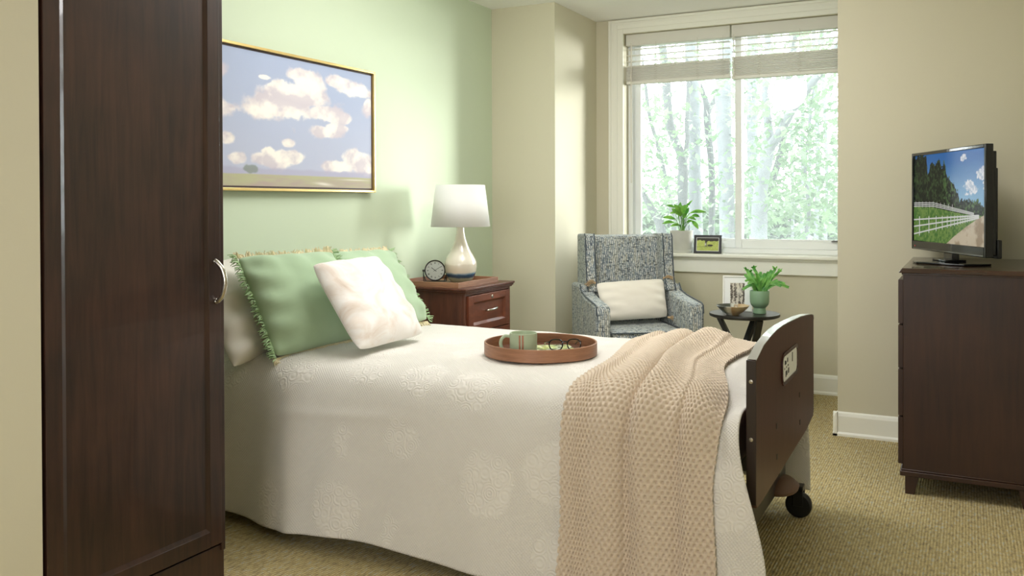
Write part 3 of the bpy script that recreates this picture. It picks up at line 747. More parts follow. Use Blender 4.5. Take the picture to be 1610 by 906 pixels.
# ------------------------------------------------------------------ quilt over the bed
# section across the bed: near hem -> top -> far hem
ARC = [(2.500, 0.055), (2.512, 0.20), (2.528, 0.36), (2.545, 0.48), (2.566, 0.565), (2.605, 0.625), (2.67, 0.656), (2.78, 0.667), (3.0, 0.672), (3.30, 0.672), (3.56, 0.668), (3.66, 0.658), (3.725, 0.618), (3.745, 0.55), (3.757, 0.40), (3.772, 0.20), (3.78, 0.10)]
_sp = smoothpath([(0, a, b) for a, b in ARC], 12); _sec = np.array([(p.y, p.z) for p in _sp])
_len = np.concatenate([[0], np.cumsum(np.hypot(*np.diff(_sec, axis=0).T))]); LTOT = _len[-1]
def section(t):                       # t: arc length -> y, z, normal y, normal z
    y = np.interp(t, _len, _sec[:, 0]); z = np.interp(t, _len, _sec[:, 1])
    e = 0.01; y2 = np.interp(t + e, _len, _sec[:, 0]); z2 = np.interp(t + e, _len, _sec[:, 1]); y1 = np.interp(t - e, _len, _sec[:, 0]); z1 = np.interp(t - e, _len, _sec[:, 1])
    dy, dz = y2 - y1, z2 - z1; L = np.hypot(dy, dz) + 1e-9
    return y, z, -dz / L, dy / L
T_EDGE = float(np.interp(2.64, _sec[:200, 0], _len[:200]))    # where the top begins
def quilt_off(x, t):
    """folds of the quilt, metres outward from the section"""
    down = np.clip((T_EDGE - t) / T_EDGE, 0, 1); dfar = np.clip((t - (LTOT - T_EDGE)) / T_EDGE, 0, 1)
    o = 0.010 * np.sin(x * 9 + 0.6) * down ** 1.2 + 0.006 * np.sin(x * 19 + 2 + 3 * down) * down
    o += 0.022 * np.exp(-((x - 0.62 - .05 * down) / 0.05) ** 2) * down - 0.05 * sstep(0.60, 0.40, x) * down
    o += 0.005 * np.exp(-((t - .42 - .06 * (x - .6)) / .02) ** 2) * sstep(.5, .7, x) * sstep(1.3, 1.0, x)
    o += 0.010 * np.sin(x * 11) * dfar
    o += 0.006 * (fbm(x * 5 + 3, t * 5, 3, 31) - .5) * 2
    # pulled crease at the near foot corner
    o -= 0.030 * np.exp(-((x - 2.235) / 0.035) ** 2) * sstep(.36, .48, t) * sstep(T_EDGE + .20, T_EDGE, t)
    o += 0.020 * np.exp(-((x - 2.33) / 0.05) ** 2) * down
    return o
nx, nt = 300, 300
tt = np.linspace(0, LTOT, nt); s_ = np.linspace(0, 1, nx)
SS, TT = np.meshgrid(s_, tt, indexing='ij')
xend = 2.288 + 0.095 * sstep(T_EDGE - .06, .12, TT) + 0.02 * sstep(LTOT - T_EDGE + .05, LTOT - .1, TT)
XX = 0.13 + (xend - 0.13) * SS
y, z, ny_, nz__ = section(TT)
of = quilt_off(XX, TT)
hem = 0.030 * sstep(1.15, 0.4, XX) * 0 + 0.012 * np.sin(XX * 7 + 1)
z = z + hem * np.clip((0.3 - TT) / 0.3, 0, 1)
# slightly lower towards the foot
z = z - 0.03 * sstep(2.12, 2.30, XX) * sstep(T_EDGE - .1, T_EDGE + .1, TT)
QP = np.stack([XX, y + ny_ * of, z + nz__ * of], -1)
Q = grid_mesh('quilt', QP, M['quilt'], uv=np.stack([XX, TT], -1))
sm = Q.modifiers.new('solid', 'SOLIDIFY'); sm.thickness = 0.006; sm.offset = -1
tag(Q, 'white matelasse quilt spread over the bed, hanging nearly to the carpet', 'quilt')

# ------------------------------------------------------------------ knitted throw
cw, chh = 0.0185, 0.0145
wid, leng = 0.62, LTOT - 0.02
nx, nt = int(wid / cw * 8), int(leng / chh * 7)
ss = np.linspace(0, 1, nx); tt = np.linspace(-0.0, leng - .25, nt)
SS, TT = np.meshgrid(ss, tt, indexing='ij')
top = sstep(T_EDGE - .05, LTOT - T_EDGE, TT)
xl = 1.745 + 0.010 * np.sin(TT * 8) - 0.03 * sstep(T_EDGE - .25, T_EDGE + .02, TT) * 0 - 0.085 * top ** 1.2
xr = 2.235 + 0.010 * np.sin(TT * 9 + 1) - 0.085 * sstep(T_EDGE - .1, T_EDGE + .45, TT) - .03 * top
# bunching: folds squeeze the cloth sideways
wv = SS + 0.020 * np.sin(SS * 2 * PI * 3 + .5)
X = xl + (xr - xl) * wv
y, z, ny_, nz__ = section(TT)
down = np.clip((T_EDGE - TT) / T_EDGE, 0, 1); up = 1 - down
z = z - 0.03 * sstep(2.12, 2.30, X) * sstep(T_EDGE - .1, T_EDGE + .1, TT)
of = quilt_off(X, TT) + 0.019
def ridge(c, w): return np.exp(-((SS - c) / w) ** 2)
of += 0.026 * ridge(.28 + .05 * up, .10) + 0.036 * ridge(.62 - .06 * up, .09) + .020 * ridge(.86, .07) * (.4 + .6 * down)
of += -0.022 * ridge(.46 - .03 * down, .035) - .014 * ridge(.76, .025) + 0.018 * sstep(.12, .0, SS) * down + .012 * ridge(.12, .08)
of += 0.016 * ridge(.75 - .1 * down, .04) * sstep(T_EDGE - .25, T_EDGE + .1, TT)
of += 0.030 * np.exp(-((TT - (LTOT - T_EDGE - .02)) / .14) ** 2) * (ridge(.66, .10) + .5 * ridge(.33, .12) + .35 * ridge(.08, .08))
of += 0.010 * (fbm(SS * 5, TT * 3.5, 3, 55) - .5) * 2 * (.5 + down)
of = np.maximum(of, quilt_off(X, TT) + .015)
# knitted cells: pockets in staggered rows between rounded strands
cu = SS * wid / cw; row = np.floor(TT / chh); cu = cu + 0.5 * (row % 2)
fu = cu - np.floor(cu) - .5; fv = TT / chh - row - .5
hole = np.exp(-((fu / .20) ** 4 + (fv / .27) ** 4)); strand = 0.35 * np.cos(fu * 2 * PI) * np.cos(fv * 2 * PI)
hk = -0.0125 * hole + .0012 * np.cos(fv * 2 * PI) + .0022 * np.abs(fu)
of = of + hk
KP = np.stack([X, y + ny_ * of, z + nz__ * of], -1)
K = grid_mesh('knitted_throw', KP, M['knit'], uv=np.stack([SS * wid, TT], -1))
tag(K, 'chunky blush beige knitted throw draped across the foot of the bed', 'throw')

# ------------------------------------------------------------------ cushions and pillows
def cushion(name, TL, TR, BR, BL, T, mat, parent=None, n=40, pinch=0.05, seed=0, wr=0.006, loc=None, corner=1.0):
    TL, TR, BR, BL = [np.array(p, float) for p in (TL, TR, BR, BL)]
    s = np.sin(np.linspace(-PI / 2, PI / 2, n)); U, V = np.meshgrid(s, s, indexing='ij')
    def base(u, v):
        a = (u[..., None] + 1) / 2; b = (v[..., None] + 1) / 2
        return (BL * (1 - a) + BR * a) * (1 - b) + (TL * (1 - a) + TR * a) * b
    U2 = U * (1 - pinch * (1 - V ** 2)); V2 = V * (1 - pinch * (1 - U ** 2))
    rc_ = 1 - 0.060 * corner * (np.abs(U) * np.abs(V)) ** 5
    P0 = base(U2 * rc_, V2 * rc_)
    nn = np.cross((BR - BL), (TL - BL)); nn /= np.linalg.norm(nn)
    th = np.clip((1 - U ** 4) * (1 - V ** 4), 0, 1) ** 0.55
    th = th * (0.75 + .25 * (1 - (U ** 2 + V ** 2) / 2))
    w = (fbm(U * 2.2 + seed * 3.1, V * 2.2 + seed, 4, seed + 3) - .5) * 2 * wr
    # creases that run in from the edges
    cr = wr * 1.1 * np.sin(V * 13 + 2.5 * U + seed) * np.exp(-((np.abs(U) - .9) / .35) ** 2) + wr * .9 * np.sin(U * 11 + seed * 2) * np.exp(-((np.abs(V) - .92) / .28) ** 2)
    F_ = P0 + nn * ((T * th + (w + cr) * th ** .5)[..., None]); Bk = P0 - nn * ((T * .75 * th)[..., None])
    P2 = np.concatenate([F_, Bk[::-1]], 0)     # front then back, closed by shared rims
    o = grid_mesh(name, P2, mat, parent, loc=loc)
    return o, base, nn
def corner_tassel(p, d, mat, parent, name='tassel', L=0.06):
    m = MB(); d = Vector(d).normalized()
    for k in range(34):
        e = (d + Vector((random.uniform(-.35, .35), random.uniform(-.35, .35), random.uniform(-.35, .35)))).normalized()
        q = Vector(p) + Vector((random.uniform(-.004, .004),) * 3)
        m.tube([q, q + e * L * .5, q + (e + Vector((0, 0, -.3))) * L * random.uniform(.8, 1.1)], [.0022, .002, .0012], 4)
    m.tube([Vector(p) - d * .004, Vector(p) + d * .012], [.008, .006], 8)
    return m.build(name, mat, parent)
def fringe(name, base, nn, mat, parent, edges, L=0.028, step=0.0032, off=0.0, wid=0.0034, wave=.6, pinch=.05):
    m = MB(); nn = Vector(nn)
    for (fa, fb, a0, a1) in edges:
        A, Bq = Vector(base(np.array(fa[0]), np.array(fa[1]))), Vector(base(np.array(fb[0]), np.array(fb[1])))
        cen = Vector(base(np.array(0.0), np.array(0.0)))
        ln = (Bq - A).length; k = int(ln / step)
        for i in range(k + 1):
            f = i / k; t = 4 * f * (1 - f)
            u = fa[0] + (fb[0] - fa[0]) * f; v = fa[1] + (fb[1] - fa[1]) * f
            u2 = u * (1 - pinch * (1 - v * v)); v2 = v * (1 - pinch * (1 - u * u))
            p = Vector(base(np.array(u2), np.array(v2))) + nn * off
            outd = (p - cen); e = (Bq - A).normalized(); outd = (outd - e * outd.dot(e)).normalized()
            j = math.sin(i * wave) * .5
            d = (outd + nn * (j + random.uniform(-.35, .35)) + e * random.uniform(-.45, .45)).normalized()
            q1 = p + d * L * .5; q2 = p + (d + nn * random.uniform(-.4, .4) + Vector((0, 0, -.15))).normalized() * L * random.uniform(.8, 1.15)
            m.tube([p - outd * .004, q1, q2], [wid * .5, wid * .55, wid * .3], 4)
    return m.build(name, mat, parent)

pl, _, _ = cushion('pillow', (0.10, 2.56, 1.015), (0.10, 3.14, 1.02), (0.36, 3.14, 0.70), (0.40, 2.50, 0.615), 0.095, M['pillow'], seed=2, pinch=.06, wr=.012)
tag(pl, 'white bed pillow leaning upright behind the near green cushion, by the wardrobe', 'pillow', 'white bed pillows')
pl2, _, _ = cushion('pillow', (0.09, 3.16, 0.985), (0.10, 3.66, 0.98), (0.34, 3.66, 0.70), (0.34, 3.16, 0.70), 0.085, M['pillow'], seed=5, pinch=.06, wr=.010)
tag(pl2, 'white bed pillow mostly hidden behind the far green cushion, beside the nightstand', 'pillow', 'white bed pillows')

ALL4 = [((-1, 1), (1, 1), 0, 1), ((1, 1), (1, -1), 0, 1), ((1, -1), (-1, -1), 0, 1), ((-1, -1), (-1, 1), 0, 1)]
def green(label, TL, TR, BR, BL, seed, T=.075):
    o, base, nn = cushion('cushion', TL, TR, BR, BL, T, M['greencloth'], seed=seed, pinch=.04, wr=.010)
    tag(o, label, 'cushion', 'sage green fringed cushions')
    for e_ in (1, 3): fringe('green_fringe', base, nn, M['fringe'], o, ALL4[e_:e_ + 1], off=.003, L=.030, wid=.0042)
    for e_ in (0, 2):
        f2 = fringe('cream_fringe', base, nn, M['creamfringe'], o, ALL4[e_:e_ + 1], off=-.012, L=.026, wid=.0062, wave=.35)
        f2['label'] = ['cream fringe along the top edge', '', 'cream fringe along the bottom edge'][e_]
    return o
green('sage green fringed cushion lying further from the wardrobe, beside the nightstand', (0.335, 3.14, 1.035), (0.33, 3.63, 1.022), (0.60, 3.572, 0.69), (0.565, 3.12, 0.69), 8)
green('sage green fringed cushion nearest the wardrobe, propped on the white pillow', (0.300, 2.617, 1.043), (0.40, 3.10, 1.045), (0.62, 3.08, 0.685), (0.515, 2.607, 0.652), 4, T=.085)
cw_, base, nn = cushion('cushion', (0.56, 2.76, 1.012), (0.575, 3.19, 1.020), (0.860, 3.13, 0.700), (0.84, 2.705, 0.690), 0.07, M['taupe'], seed=12, pinch=.03, wr=.0055)
tag(cw_, 'white and taupe velvet cushion leaning in front of the two green ones', 'cushion')

# ------------------------------------------------------------------ nightstand with tray, lamp and clock
NS = thing('nightstand', 'reddish brown wooden nightstand with a locking drawer beside the bed', 'nightstand', (0.25, 4.375, 0))
nx0, nx1, ny0, ny1, nh = 0.012, 0.478, 4.112, 4.645, 0.79
m = MB().box((nx0, ny0, 0.10), (nx1 - .02, ny0 + .018, nh - .03)).box((nx0, ny1 - .018, 0.10), (nx1 - .02, ny1, nh - .03)).box((nx0, ny0 + .018, .10), (nx1 - .02, ny1 - .018, .12)).box((nx0, ny0 + .018, .12), (nx0 + .01, ny1 - .018, nh - .03)).box((nx1 - .03, ny0 + .018, nh - .05), (nx1 - .012, ny1 - .018, nh - .03))
m.build('carcass', M['nightwood'], NS, bevel=.002)
m = MB()
for (d, za, zb) in ((0.010, nh - .030, nh - .022), (0.016, nh - .022, nh - .012), (0.022, nh - .012, nh)):
    m.box((nx0 - .002, ny0 - d, za), (nx1 + d, ny1 + d, zb))
m.build('top', M['nightwood'], NS, bevel=.003)
m = MB().box((nx1 - .02, ny0, .10), (nx1, ny0 + .024, nh - .03)).box((nx1 - .02, ny1 - .024, .10), (nx1, ny1, nh - .03)).box((nx1 - .02, ny0 + .024, nh - .042), (nx1, ny1 - .024, nh - .03)).box((nx1 - .02, ny0 + .024, .10), (nx1, ny1 - .024, .13))
m.build('face_frame', M['nightwood'], NS, bevel=.002)
for k, (za, zb) in enumerate(((0.545, 0.745), (0.340, 0.540), (0.135, 0.335))):
    dr = framed_door(NS, nx1 + .012, ny0 + .028, ny1 - .028, za, zb, .052, .038, .022, M['nightfront'], .010, 'drawer', .012)
    zc = (za + zb) / 2 + .008; yc = (ny0 + ny1) / 2 + .02; x0 = nx1 + .001
    MB().tube(smoothpath([(x0, yc - .052, zc - .004), (x0 + .018, yc - .050, zc - .002), (x0 + .028, yc - .02, zc), (x0 + .028, yc + .02, zc + .002), (x0 + .018, yc + .050, zc + .003), (x0, yc + .052, zc + .003)]), .0062, 10).build('handle', M['silver'], dr)
    MB().lathe([(0, -.001), (.010, 0), (.010, .004), (.006, .005), (0, .005)], 20, Matrix.Translation((nx1 + .012, yc, zb - .022)) @ Matrix.Rotation(PI / 2, 4, 'Y')).build('lock', M['silver'], dr)
for yy_ in (ny0, ny1 - .045):
    for xx in (nx0, nx1 - .05): MB().taper((xx + .005, yy_ + .005), (xx + .04, yy_ + .04), (xx, yy_), (xx + .045, yy_ + .045), 0, .10).build('leg', M['nightwood'], NS, bevel=.002)

tx0, tx1, ty0, ty1, tz = 0.045, 0.445, 4.105, 4.560, nh
m = MB().box((tx0, ty0, tz), (tx1, ty1, tz + .008)); th_ = .010; hh = .030
m.box((tx0, ty0, tz + .008), (tx1, ty0 + th_, tz + hh)).box((tx0, ty1 - th_, tz + .008), (tx1, ty1, tz + hh)).box((tx0, ty0 + th_, tz + .008), (tx0 + th_, ty1 - th_, tz + hh)).box((tx1 - th_, ty0 + th_, tz + .008), (tx1, ty1 - th_, tz + hh))
tag(m.build('tray', M['traywood'], bevel=.0012), 'shallow square walnut tray on top of the nightstand', 'tray')

L = thing('table_lamp', 'table lamp with white drum shade and cream ceramic gourd base on the nightstand tray', 'lamp', (0.285, 4.40, tz + .008))
prof = [(0, 0), (.052, 0), (.058, .004), (.071, .018), (.081, .034), (.088, .055), (.092, .080), (.0925, .098), (.0905, .114), (.084, .132), (.072, .154), (.059, .176), (.048, .200), (.038, .226), (.030, .252), (.0245, .277), (.0215, .302), (.020, .330), (0, .331)]
sp_ = smoothpath([(r, 0, z) for r, z in prof[1:-1]], 4)
MB().lathe([(0, 0)] + [(p.x, p.z) for p in sp_] + [(0, .331)], 48).build('base', M['ceramic'], L, local=True)
MB().tube([(0, 0, .33), (0, 0, .545)], .004, 8).lathe([(.010, .33), (.010, .35), (.006, .355), (0, .355)], 16).build('stem', M['silver'], L, local=True)
m = MB(); m.lathe([(.170, .318), (.141, .555)], 64)
m.f = m.f[:-2] if len(m.f[-1]) > 4 else m.f
sh = m.build('lamp_shade', M['shade'], L, local=True, solid=.002)
MB().tube([(.169 * math.cos(a), .169 * math.sin(a), .319) for a in np.linspace(0, 2 * PI, 48, endpoint=False)], .002, 6, closed=True).build('shade_rim', M['whiteframe'], sh, local=True)
MB().tube([(.140 * math.cos(a), .140 * math.sin(a), .554) for a in np.linspace(0, 2 * PI, 48, endpoint=False)], .002, 6, closed=True).build('shade_rim', M['whiteframe'], sh, local=True)
m = MB()
for a in (0, 2 * PI / 3, 4 * PI / 3): m.tube([(0, 0, .545), (.139 * math.cos(a), .139 * math.sin(a), .551)], .0015, 6)
m.lathe([(0, .535), (.008, .538), (.006, .548), (0, .550)], 14).build('shade_spider', M['silver'], L, local=True)

# clock: faces the camera side, tilted back a little
cdir = math.atan2(-4.2 + 0, 2.88 - .30)
def clock():
    cx, cyy, cz = on(2, tz + .008, 684, 443.5).x, on(2, tz + .008, 684, 443.5).y, tz + .008
    t = thing('desk_clock', 'round black desk clock with a cream dial and roman numerals in front of the lamp', 'clock', (cx, cyy, cz), math.atan2(.60, -.80) * 0 + math.radians(33))
    R0 = Matrix.Translation((0, 0, .066)) @ Matrix.Rotation(math.radians(-8), 4, 'X') @ Matrix.Rotation(PI / 2, 4, 'X')
    MB().lathe([(0, -.030), (.050, -.028), (.057, -.020), (.060, -.005), (.060, .012), (.057, .016), (.0535, .014), (.0535, .008), (0, .008)], 44, R0).build('case', M['black'], t, local=True)
    dl = MB().lathe([(0, .0082), (.0532, .0082), (.0532, .0095), (0, .0095)], 44, R0).build('dial', M['clockface'], t, local=True)
    m = MB()
    for k in range(12):
        a = PI / 2 - k * PI / 6; strokes = [3, 1, 2, 3, 2, 1, 2, 3, 4, 2, 1, 2][k]
        for q in range(strokes):
            b = a + (q - (strokes - 1) / 2) * .055; m2 = R0 @ Matrix.Rotation(b, 4, 'Z')
            m.box((.037, -.0007, .0095), (.047, .0007, .0099), m2)
        if k in (4, 5, 6, 7, 8, 9, 10, 11):
            m2 = R0 @ Matrix.Rotation(a + .09, 4, 'Z') @ Matrix.Translation((.042, 0, 0)) @ Matrix.Rotation(.5, 4, 'Z'); m.box((-.005, -.0005, .0095), (.005, .0005, .0099), m2)
    m.build('numerals', M['ink'], dl, local=True, smooth=False)
    for ang, ln, w in ((58, .040, .0011), (152, .026, .0016)):
        a = PI / 2 - math.radians(ang if ang < 100 else -52)
        MB().box((-.010, -w, .0102), (ln, w, .0108), R0 @ Matrix.Rotation(a, 4, 'Z')).build('hand', M['ink'], dl, local=True)
    m = MB()
    for s in (-1, 1):
        m.tube(smoothpath([(s * .065, .0, .066), (s * .066, .006, .045), (s * .064, .012, .004)]), .0028, 8).tube(smoothpath([(s * .065, 0, .066), (s * .064, -.012, .040), (s * .050, -.026, .004)]), .0028, 8)
        m.tube([(s * .058, 0, .066), (s * .072, 0, .066)], .006, 12)
    m.tube([(-.064, .012, .004), (.064, .012, .004)], .0028, 8)
    m.build('stand', M['black'], t, local=True)
    gl = MB().lathe([(0, .012), (.053, .012), (.053, .0128), (0, .0128)], 40, R0).build('glass', M['lens'], t, local=True)
clock()

# ------------------------------------------------------------------ tray on the bed and what lies in it
TC = (1.432, 3.052); tb = 0.676; TR_ = 0.215
T = thing('round_tray', 'round walnut veneer tray with low rim resting on the quilt', 'tray', (TC[0], TC[1], tb))
MB().lathe([(0, 0), (TR_ - .002, 0), (TR_, .002), (TR_, .046), (TR_ - .001, .047), (TR_ - .006, .047), (TR_ - .007, .046), (TR_ - .007, .008), (0, .007)], 96).build('rim', M['roundtray'], T, local=True)
m = MB().lathe([(0, .0072), (TR_ - .008, .0072), (TR_ - .008, .009), (0, .009)], 96).build('base', plain('dark_tray_base', (88, 54, 38), .4), T, local=True)
fz = tb + .0095
mc = on(2, fz, 823, 562); MX, MY = mc.x - .005, mc.y + .010
G = thing('mug', 'pale sage green mug with copper stripes standing in the round tray', 'mug', (MX, MY, fz))
MB().lathe([(0, 0), (.046, 0), (.049, .003), (.050, .010), (.0505, .086), (.0500, .089), (.0475, .0895), (.0460, .087), (.0455, .010), (0, .007)], 48).build('body', M['mug'], G, local=True)
MB().lathe([(0, .055), (.0452, .055), (.0452, .0555), (0, .056)], 40).build('drink', M['mugin'], G, local=True)
hd = _r0 * -1
pts = [Vector((hd.x * r, hd.y * r, z)) for r, z in ((.048, .074), (.066, .077), (.080, .064), (.083, .045), (.076, .026), (.062, .014), (.048, .016))]
MB().tube(smoothpath(pts), [.0062] * 37, 12).build('handle', M['mug'], G, local=True)
fdir = math.atan2(-MY, 2.88 - MX)
for dd in (-.11, .11):
    vs = []; fs = []
    for k in range(5):
        a = fdir + math.radians(-9) + dd - .065 + .13 * k / 4
        vs += [(.0509 * math.cos(a), .0509 * math.sin(a), .006), (.0511 * math.cos(a), .0511 * math.sin(a), .085)]
    for k in range(4): fs.append((2 * k, 2 * k + 2, 2 * k + 3, 2 * k + 1))
    MB().add(vs, fs).build('stripe', M['copper'], G, local=True, solid=.0004)

def paper(name, label, cx, cyy, z, w, h, rot, img, th=.003, mat='print'):
    t = thing(name, label, 'magazine', (cx, cyy, z), rot)
    MB().box((-w / 2, -h / 2, 0), (w / 2, h / 2, th)).build('pages', M['white'], t, local=True)
    nu, nv = img.shape[:2]; a, b = np.meshgrid(np.linspace(-w / 2, w / 2, nu), np.linspace(-h / 2, h / 2, nv), indexing='ij')
    grid_mesh('cover', np.stack([a, b, np.full_like(a, th + .0004)], -1), M[mat], t, colors=img, local=True)
    return t
a, b = np.meshgrid(np.linspace(0, 1, 90), np.linspace(0, 1, 60), indexing='ij')
nA = fbm(a * 7, b * 12, 4, 61); nB = fbm(a * 16, b * 20, 4, 62)
img = lerp(np.broadcast_to(S((34, 54, 30)), a.shape + (3,)), np.broadcast_to(S((196, 206, 130)), a.shape + (3,)), sstep(.35, .62, nA + .3 * (nB - .5)))
wq = sstep(.60, .64, nB); img = img * (1 - wq[..., None]) + S((226, 228, 214)) * wq[..., None]
paper('magazine', 'magazine with a green garden cover lying in the round tray under the glasses', TC[0] + .035, TC[1] + .015, fz, .19, .25, math.radians(35), img)

def glasses():
    c = on(2, fz, 887, 555)
    t = thing('eyeglasses', 'black framed eyeglasses lying on the magazine in the round tray', 'eyeglasses', (c.x, c.y + .01, fz + .0045), math.radians(33))
    fr_ = MB(); T0 = Matrix.Rotation(math.radians(-14), 4, 'X')
    for s in (-1, 1):
        pts = []
        for k in range(36):
            a = 2 * PI * k / 36; r = 1.0
            x = .0255 * math.copysign(abs(math.cos(a)) ** .75, math.cos(a)); z = .0205 * math.copysign(abs(math.sin(a)) ** .8, math.sin(a))
            if z < 0: x *= 1 + z * 4
            pts.append(T0 @ Vector((s * .0345 + x, 0, .0245 + z)))
        fr_.tube(pts, .0024, 8, closed=True)
    fr_.tube(smoothpath([T0 @ Vector(p) for p in ((-.011, 0, .032), (0, -.001, .036), (.011, 0, .032))]), .0024, 8)
    fr_.build('frame', M['gloss'], t, local=True)
    for s in (-1, 1):
        m = MB(); pts = []
        for k in range(24):
            a = 2 * PI * k / 24; x = .0245 * math.copysign(abs(math.cos(a)) ** .75, math.cos(a)); z = .0195 * math.copysign(abs(math.sin(a)) ** .8, math.sin(a))
            if z < 0: x *= 1 + z * 4
            pts.append((s * .0345 + x, .0245 + z))
        m.prism(pts, 1, -.0006, .0006, T0); m.build('lens', M['lens'], t, local=True, smooth=False)
        MB().tube(smoothpath([T0 @ Vector((s * .061, 0, .036)), Vector((s * .066, .03, .030)), Vector((s * .064, .09, .022)), Vector((s * .060, .125, .006))]), .0022, 8).build('temple', M['gloss'], t, local=True)
glasses()

# ------------------------------------------------------------------ wing armchair in the alcove
CH = thing('armchair', 'blue-grey tweed wing armchair in the window alcove', 'armchair', (1.060, 5.185, 0), math.radians(35.5))
def cb(name, mb, mat='tweed', parent=None, bevel=.012, seg=3): return mb.build(name, M[mat], parent or CH, local=True, bevel=bevel, seg=seg)
cb('seat_base', MB().box((-.235, -.305, .13), (.235, .26, .375)))
cs_ = MB().box((-.228, -.325, .378), (.228, .20, .505)); so = cs_.build('seat_cushion', M['tweed'], CH, local=True, bevel=.045, seg=5)
pp = [(-.218, -.322), (.218, -.322)]
MB().tube(smoothpath([(-.226, .15, .497), (-.226, -.28, .497), (-.19, -.320, .495), (.19, -.320, .495), (.226, -.28, .497), (.226, .15, .497)]), .0045, 8).build('piping', M['piping'], so, local=True)
# back: slightly raked slab
bk = MB().prism([(.175, .36), (.235, 1.035), (.33, 1.045), (.335, 1.02), (.325, .13), (.22, .13)], 0, -.232, .232)
cb('backrest', bk, bevel=.018)
for s in (-1, 1):
    # arm with a front face, top sloping up to the wing
    a0, a1 = (.235, .325)
    out = [(-.325, .12), (-.330, .60), (-.322, .648), (-.30, .658), (-.05, .680), (.06, .70), (.10, .74), (.33, .74), (.325, .12)]
    am = MB().prism(out, 0, s * a0 if s > 0 else -a1, s * a1 if s > 0 else -a0); ao = cb('arm', am, bevel=.018)
    MB().tube([(s * a1 - s * .006, y, z + .002) for y, z in out[1:7]], .0042, 8).build('piping', M['piping'], ao, local=True)
    wg = [(.05, .70), (.09, .78), (.115, .92), (.125, 1.035), (.145, 1.055), (.34, 1.050), (.34, .70)]
    w0, w1 = (.215, .285)
    wmh = MB().prism(wg, 0, s * w0 if s > 0 else -w1, s * w1 if s > 0 else -w0); wo = cb('wing', wmh, bevel=.018)
    for xx in (w0 + .006, w1 - .005): MB().tube([(s * xx, y - .002, z) for y, z in wg[:5]], .004, 8).build('piping', M['piping'], wo, local=True)
for sx in (-1, 1):
    for yy_, z2 in ((-.29, 0), (.28, 0)):
        MB().taper((sx * .27 - .016, yy_ - .016), (sx * .27 + .016, yy_ + .016), (sx * .27 - .025, yy_ - .025), (sx * .27 + .025, yy_ + .025), 0, .13).build('leg', M['blackwood'], CH, local=True, bevel=.003)
Rch = wm(CH)
def cw3(p): return np.array(Rch @ Vector(p))
lb, base, nn = cushion('lumbar_cushion', cw3((-.236, .060, .755)), cw3((.215, .09, .775)), cw3((.212, -.01, .54)), cw3((-.205, -.06, .53)), .06, M['linen'], seed=21, pinch=.03, wr=.005)
tag(lb, 'cream oblong cushion with tan corner tassels on the armchair seat', 'cushion')
for cn, d in (((-1, 1), (-1, -.3, .35)), ((1, 1), (.9, -.2, .4)), ((1, -1), (.8, -.5, .1))):
    p = base(np.array(float(cn[0])), np.array(float(cn[1]))); corner_tassel(p, Rch.to_3x3() @ Vector(d), M['tassel'], lb)

# ------------------------------------------------------------------ side table with bowl, photo, fern
TT_ = (1.715, 5.245)
ST = thing('side_table', 'small round black side table with crossing legs under the window', 'side table', (TT_[0], TT_[1], 0))
MB().lathe([(0, .578), (.185, .578), (.200, .584), (.202, .592), (.200, .600), (0, .600)], 64).build('tabletop', M['blackwood'], ST, local=True)
for k, a in enumerate((195, 318, 75)):
    a0 = math.radians(a); a1 = a0 + math.radians(148)
    p0 = Vector((.145 * math.cos(a0), .145 * math.sin(a0), .575)); p1 = Vector((.165 * math.cos(a1), .165 * math.sin(a1), 0))
    d = (p1 - p0); q = d.to_track_quat('Z', 'Y').to_matrix().to_4x4()
    m = MB().box((-.019, -.013, -.0), (.019, .013, d.length), Matrix.Translation(p0) @ q)
    m.build('leg', M['blackwood'], ST, local=True, bevel=.003)
tz_ = .6005
BW = thing('bowl', 'small glazed bowl with green-brown and cream sides on the side table', 'bowl', (1.675, 5.125, tz_))
MB().lathe([(0, .004), (.030, 0), (.034, 0), (.036, .004), (.060, .018), (.082, .040), (.0935, .054), (.091, .0555), (.078, .042), (.056, .022), (.030, .011), (0, .010)], 48).build('bowl_body', M['bowl'], BW, local=True)
for k, (x, y) in enumerate(((.025, .0), (.0, .028))):
    s_o = MB().lathe([(0, 0), (.020, .004), (.026, .012), (.018, .022), (0, .026)], 20, Matrix.Rotation(.4 + k, 4, 'Y'), sx=1.1, sy=.8).build('pebble', plain('pale_pebble_%d' % k, [(206, 196, 176), (176, 160, 136)][k], .6), None, local=True)
    s_o.location = (1.675 + x, 5.125 + y, tz_ + .020 + .012 * k)
    tag(s_o, ['pale cream pebble lying in the glazed bowl', 'tan pebble resting in the glazed bowl behind the cream one'][k], 'pebble')

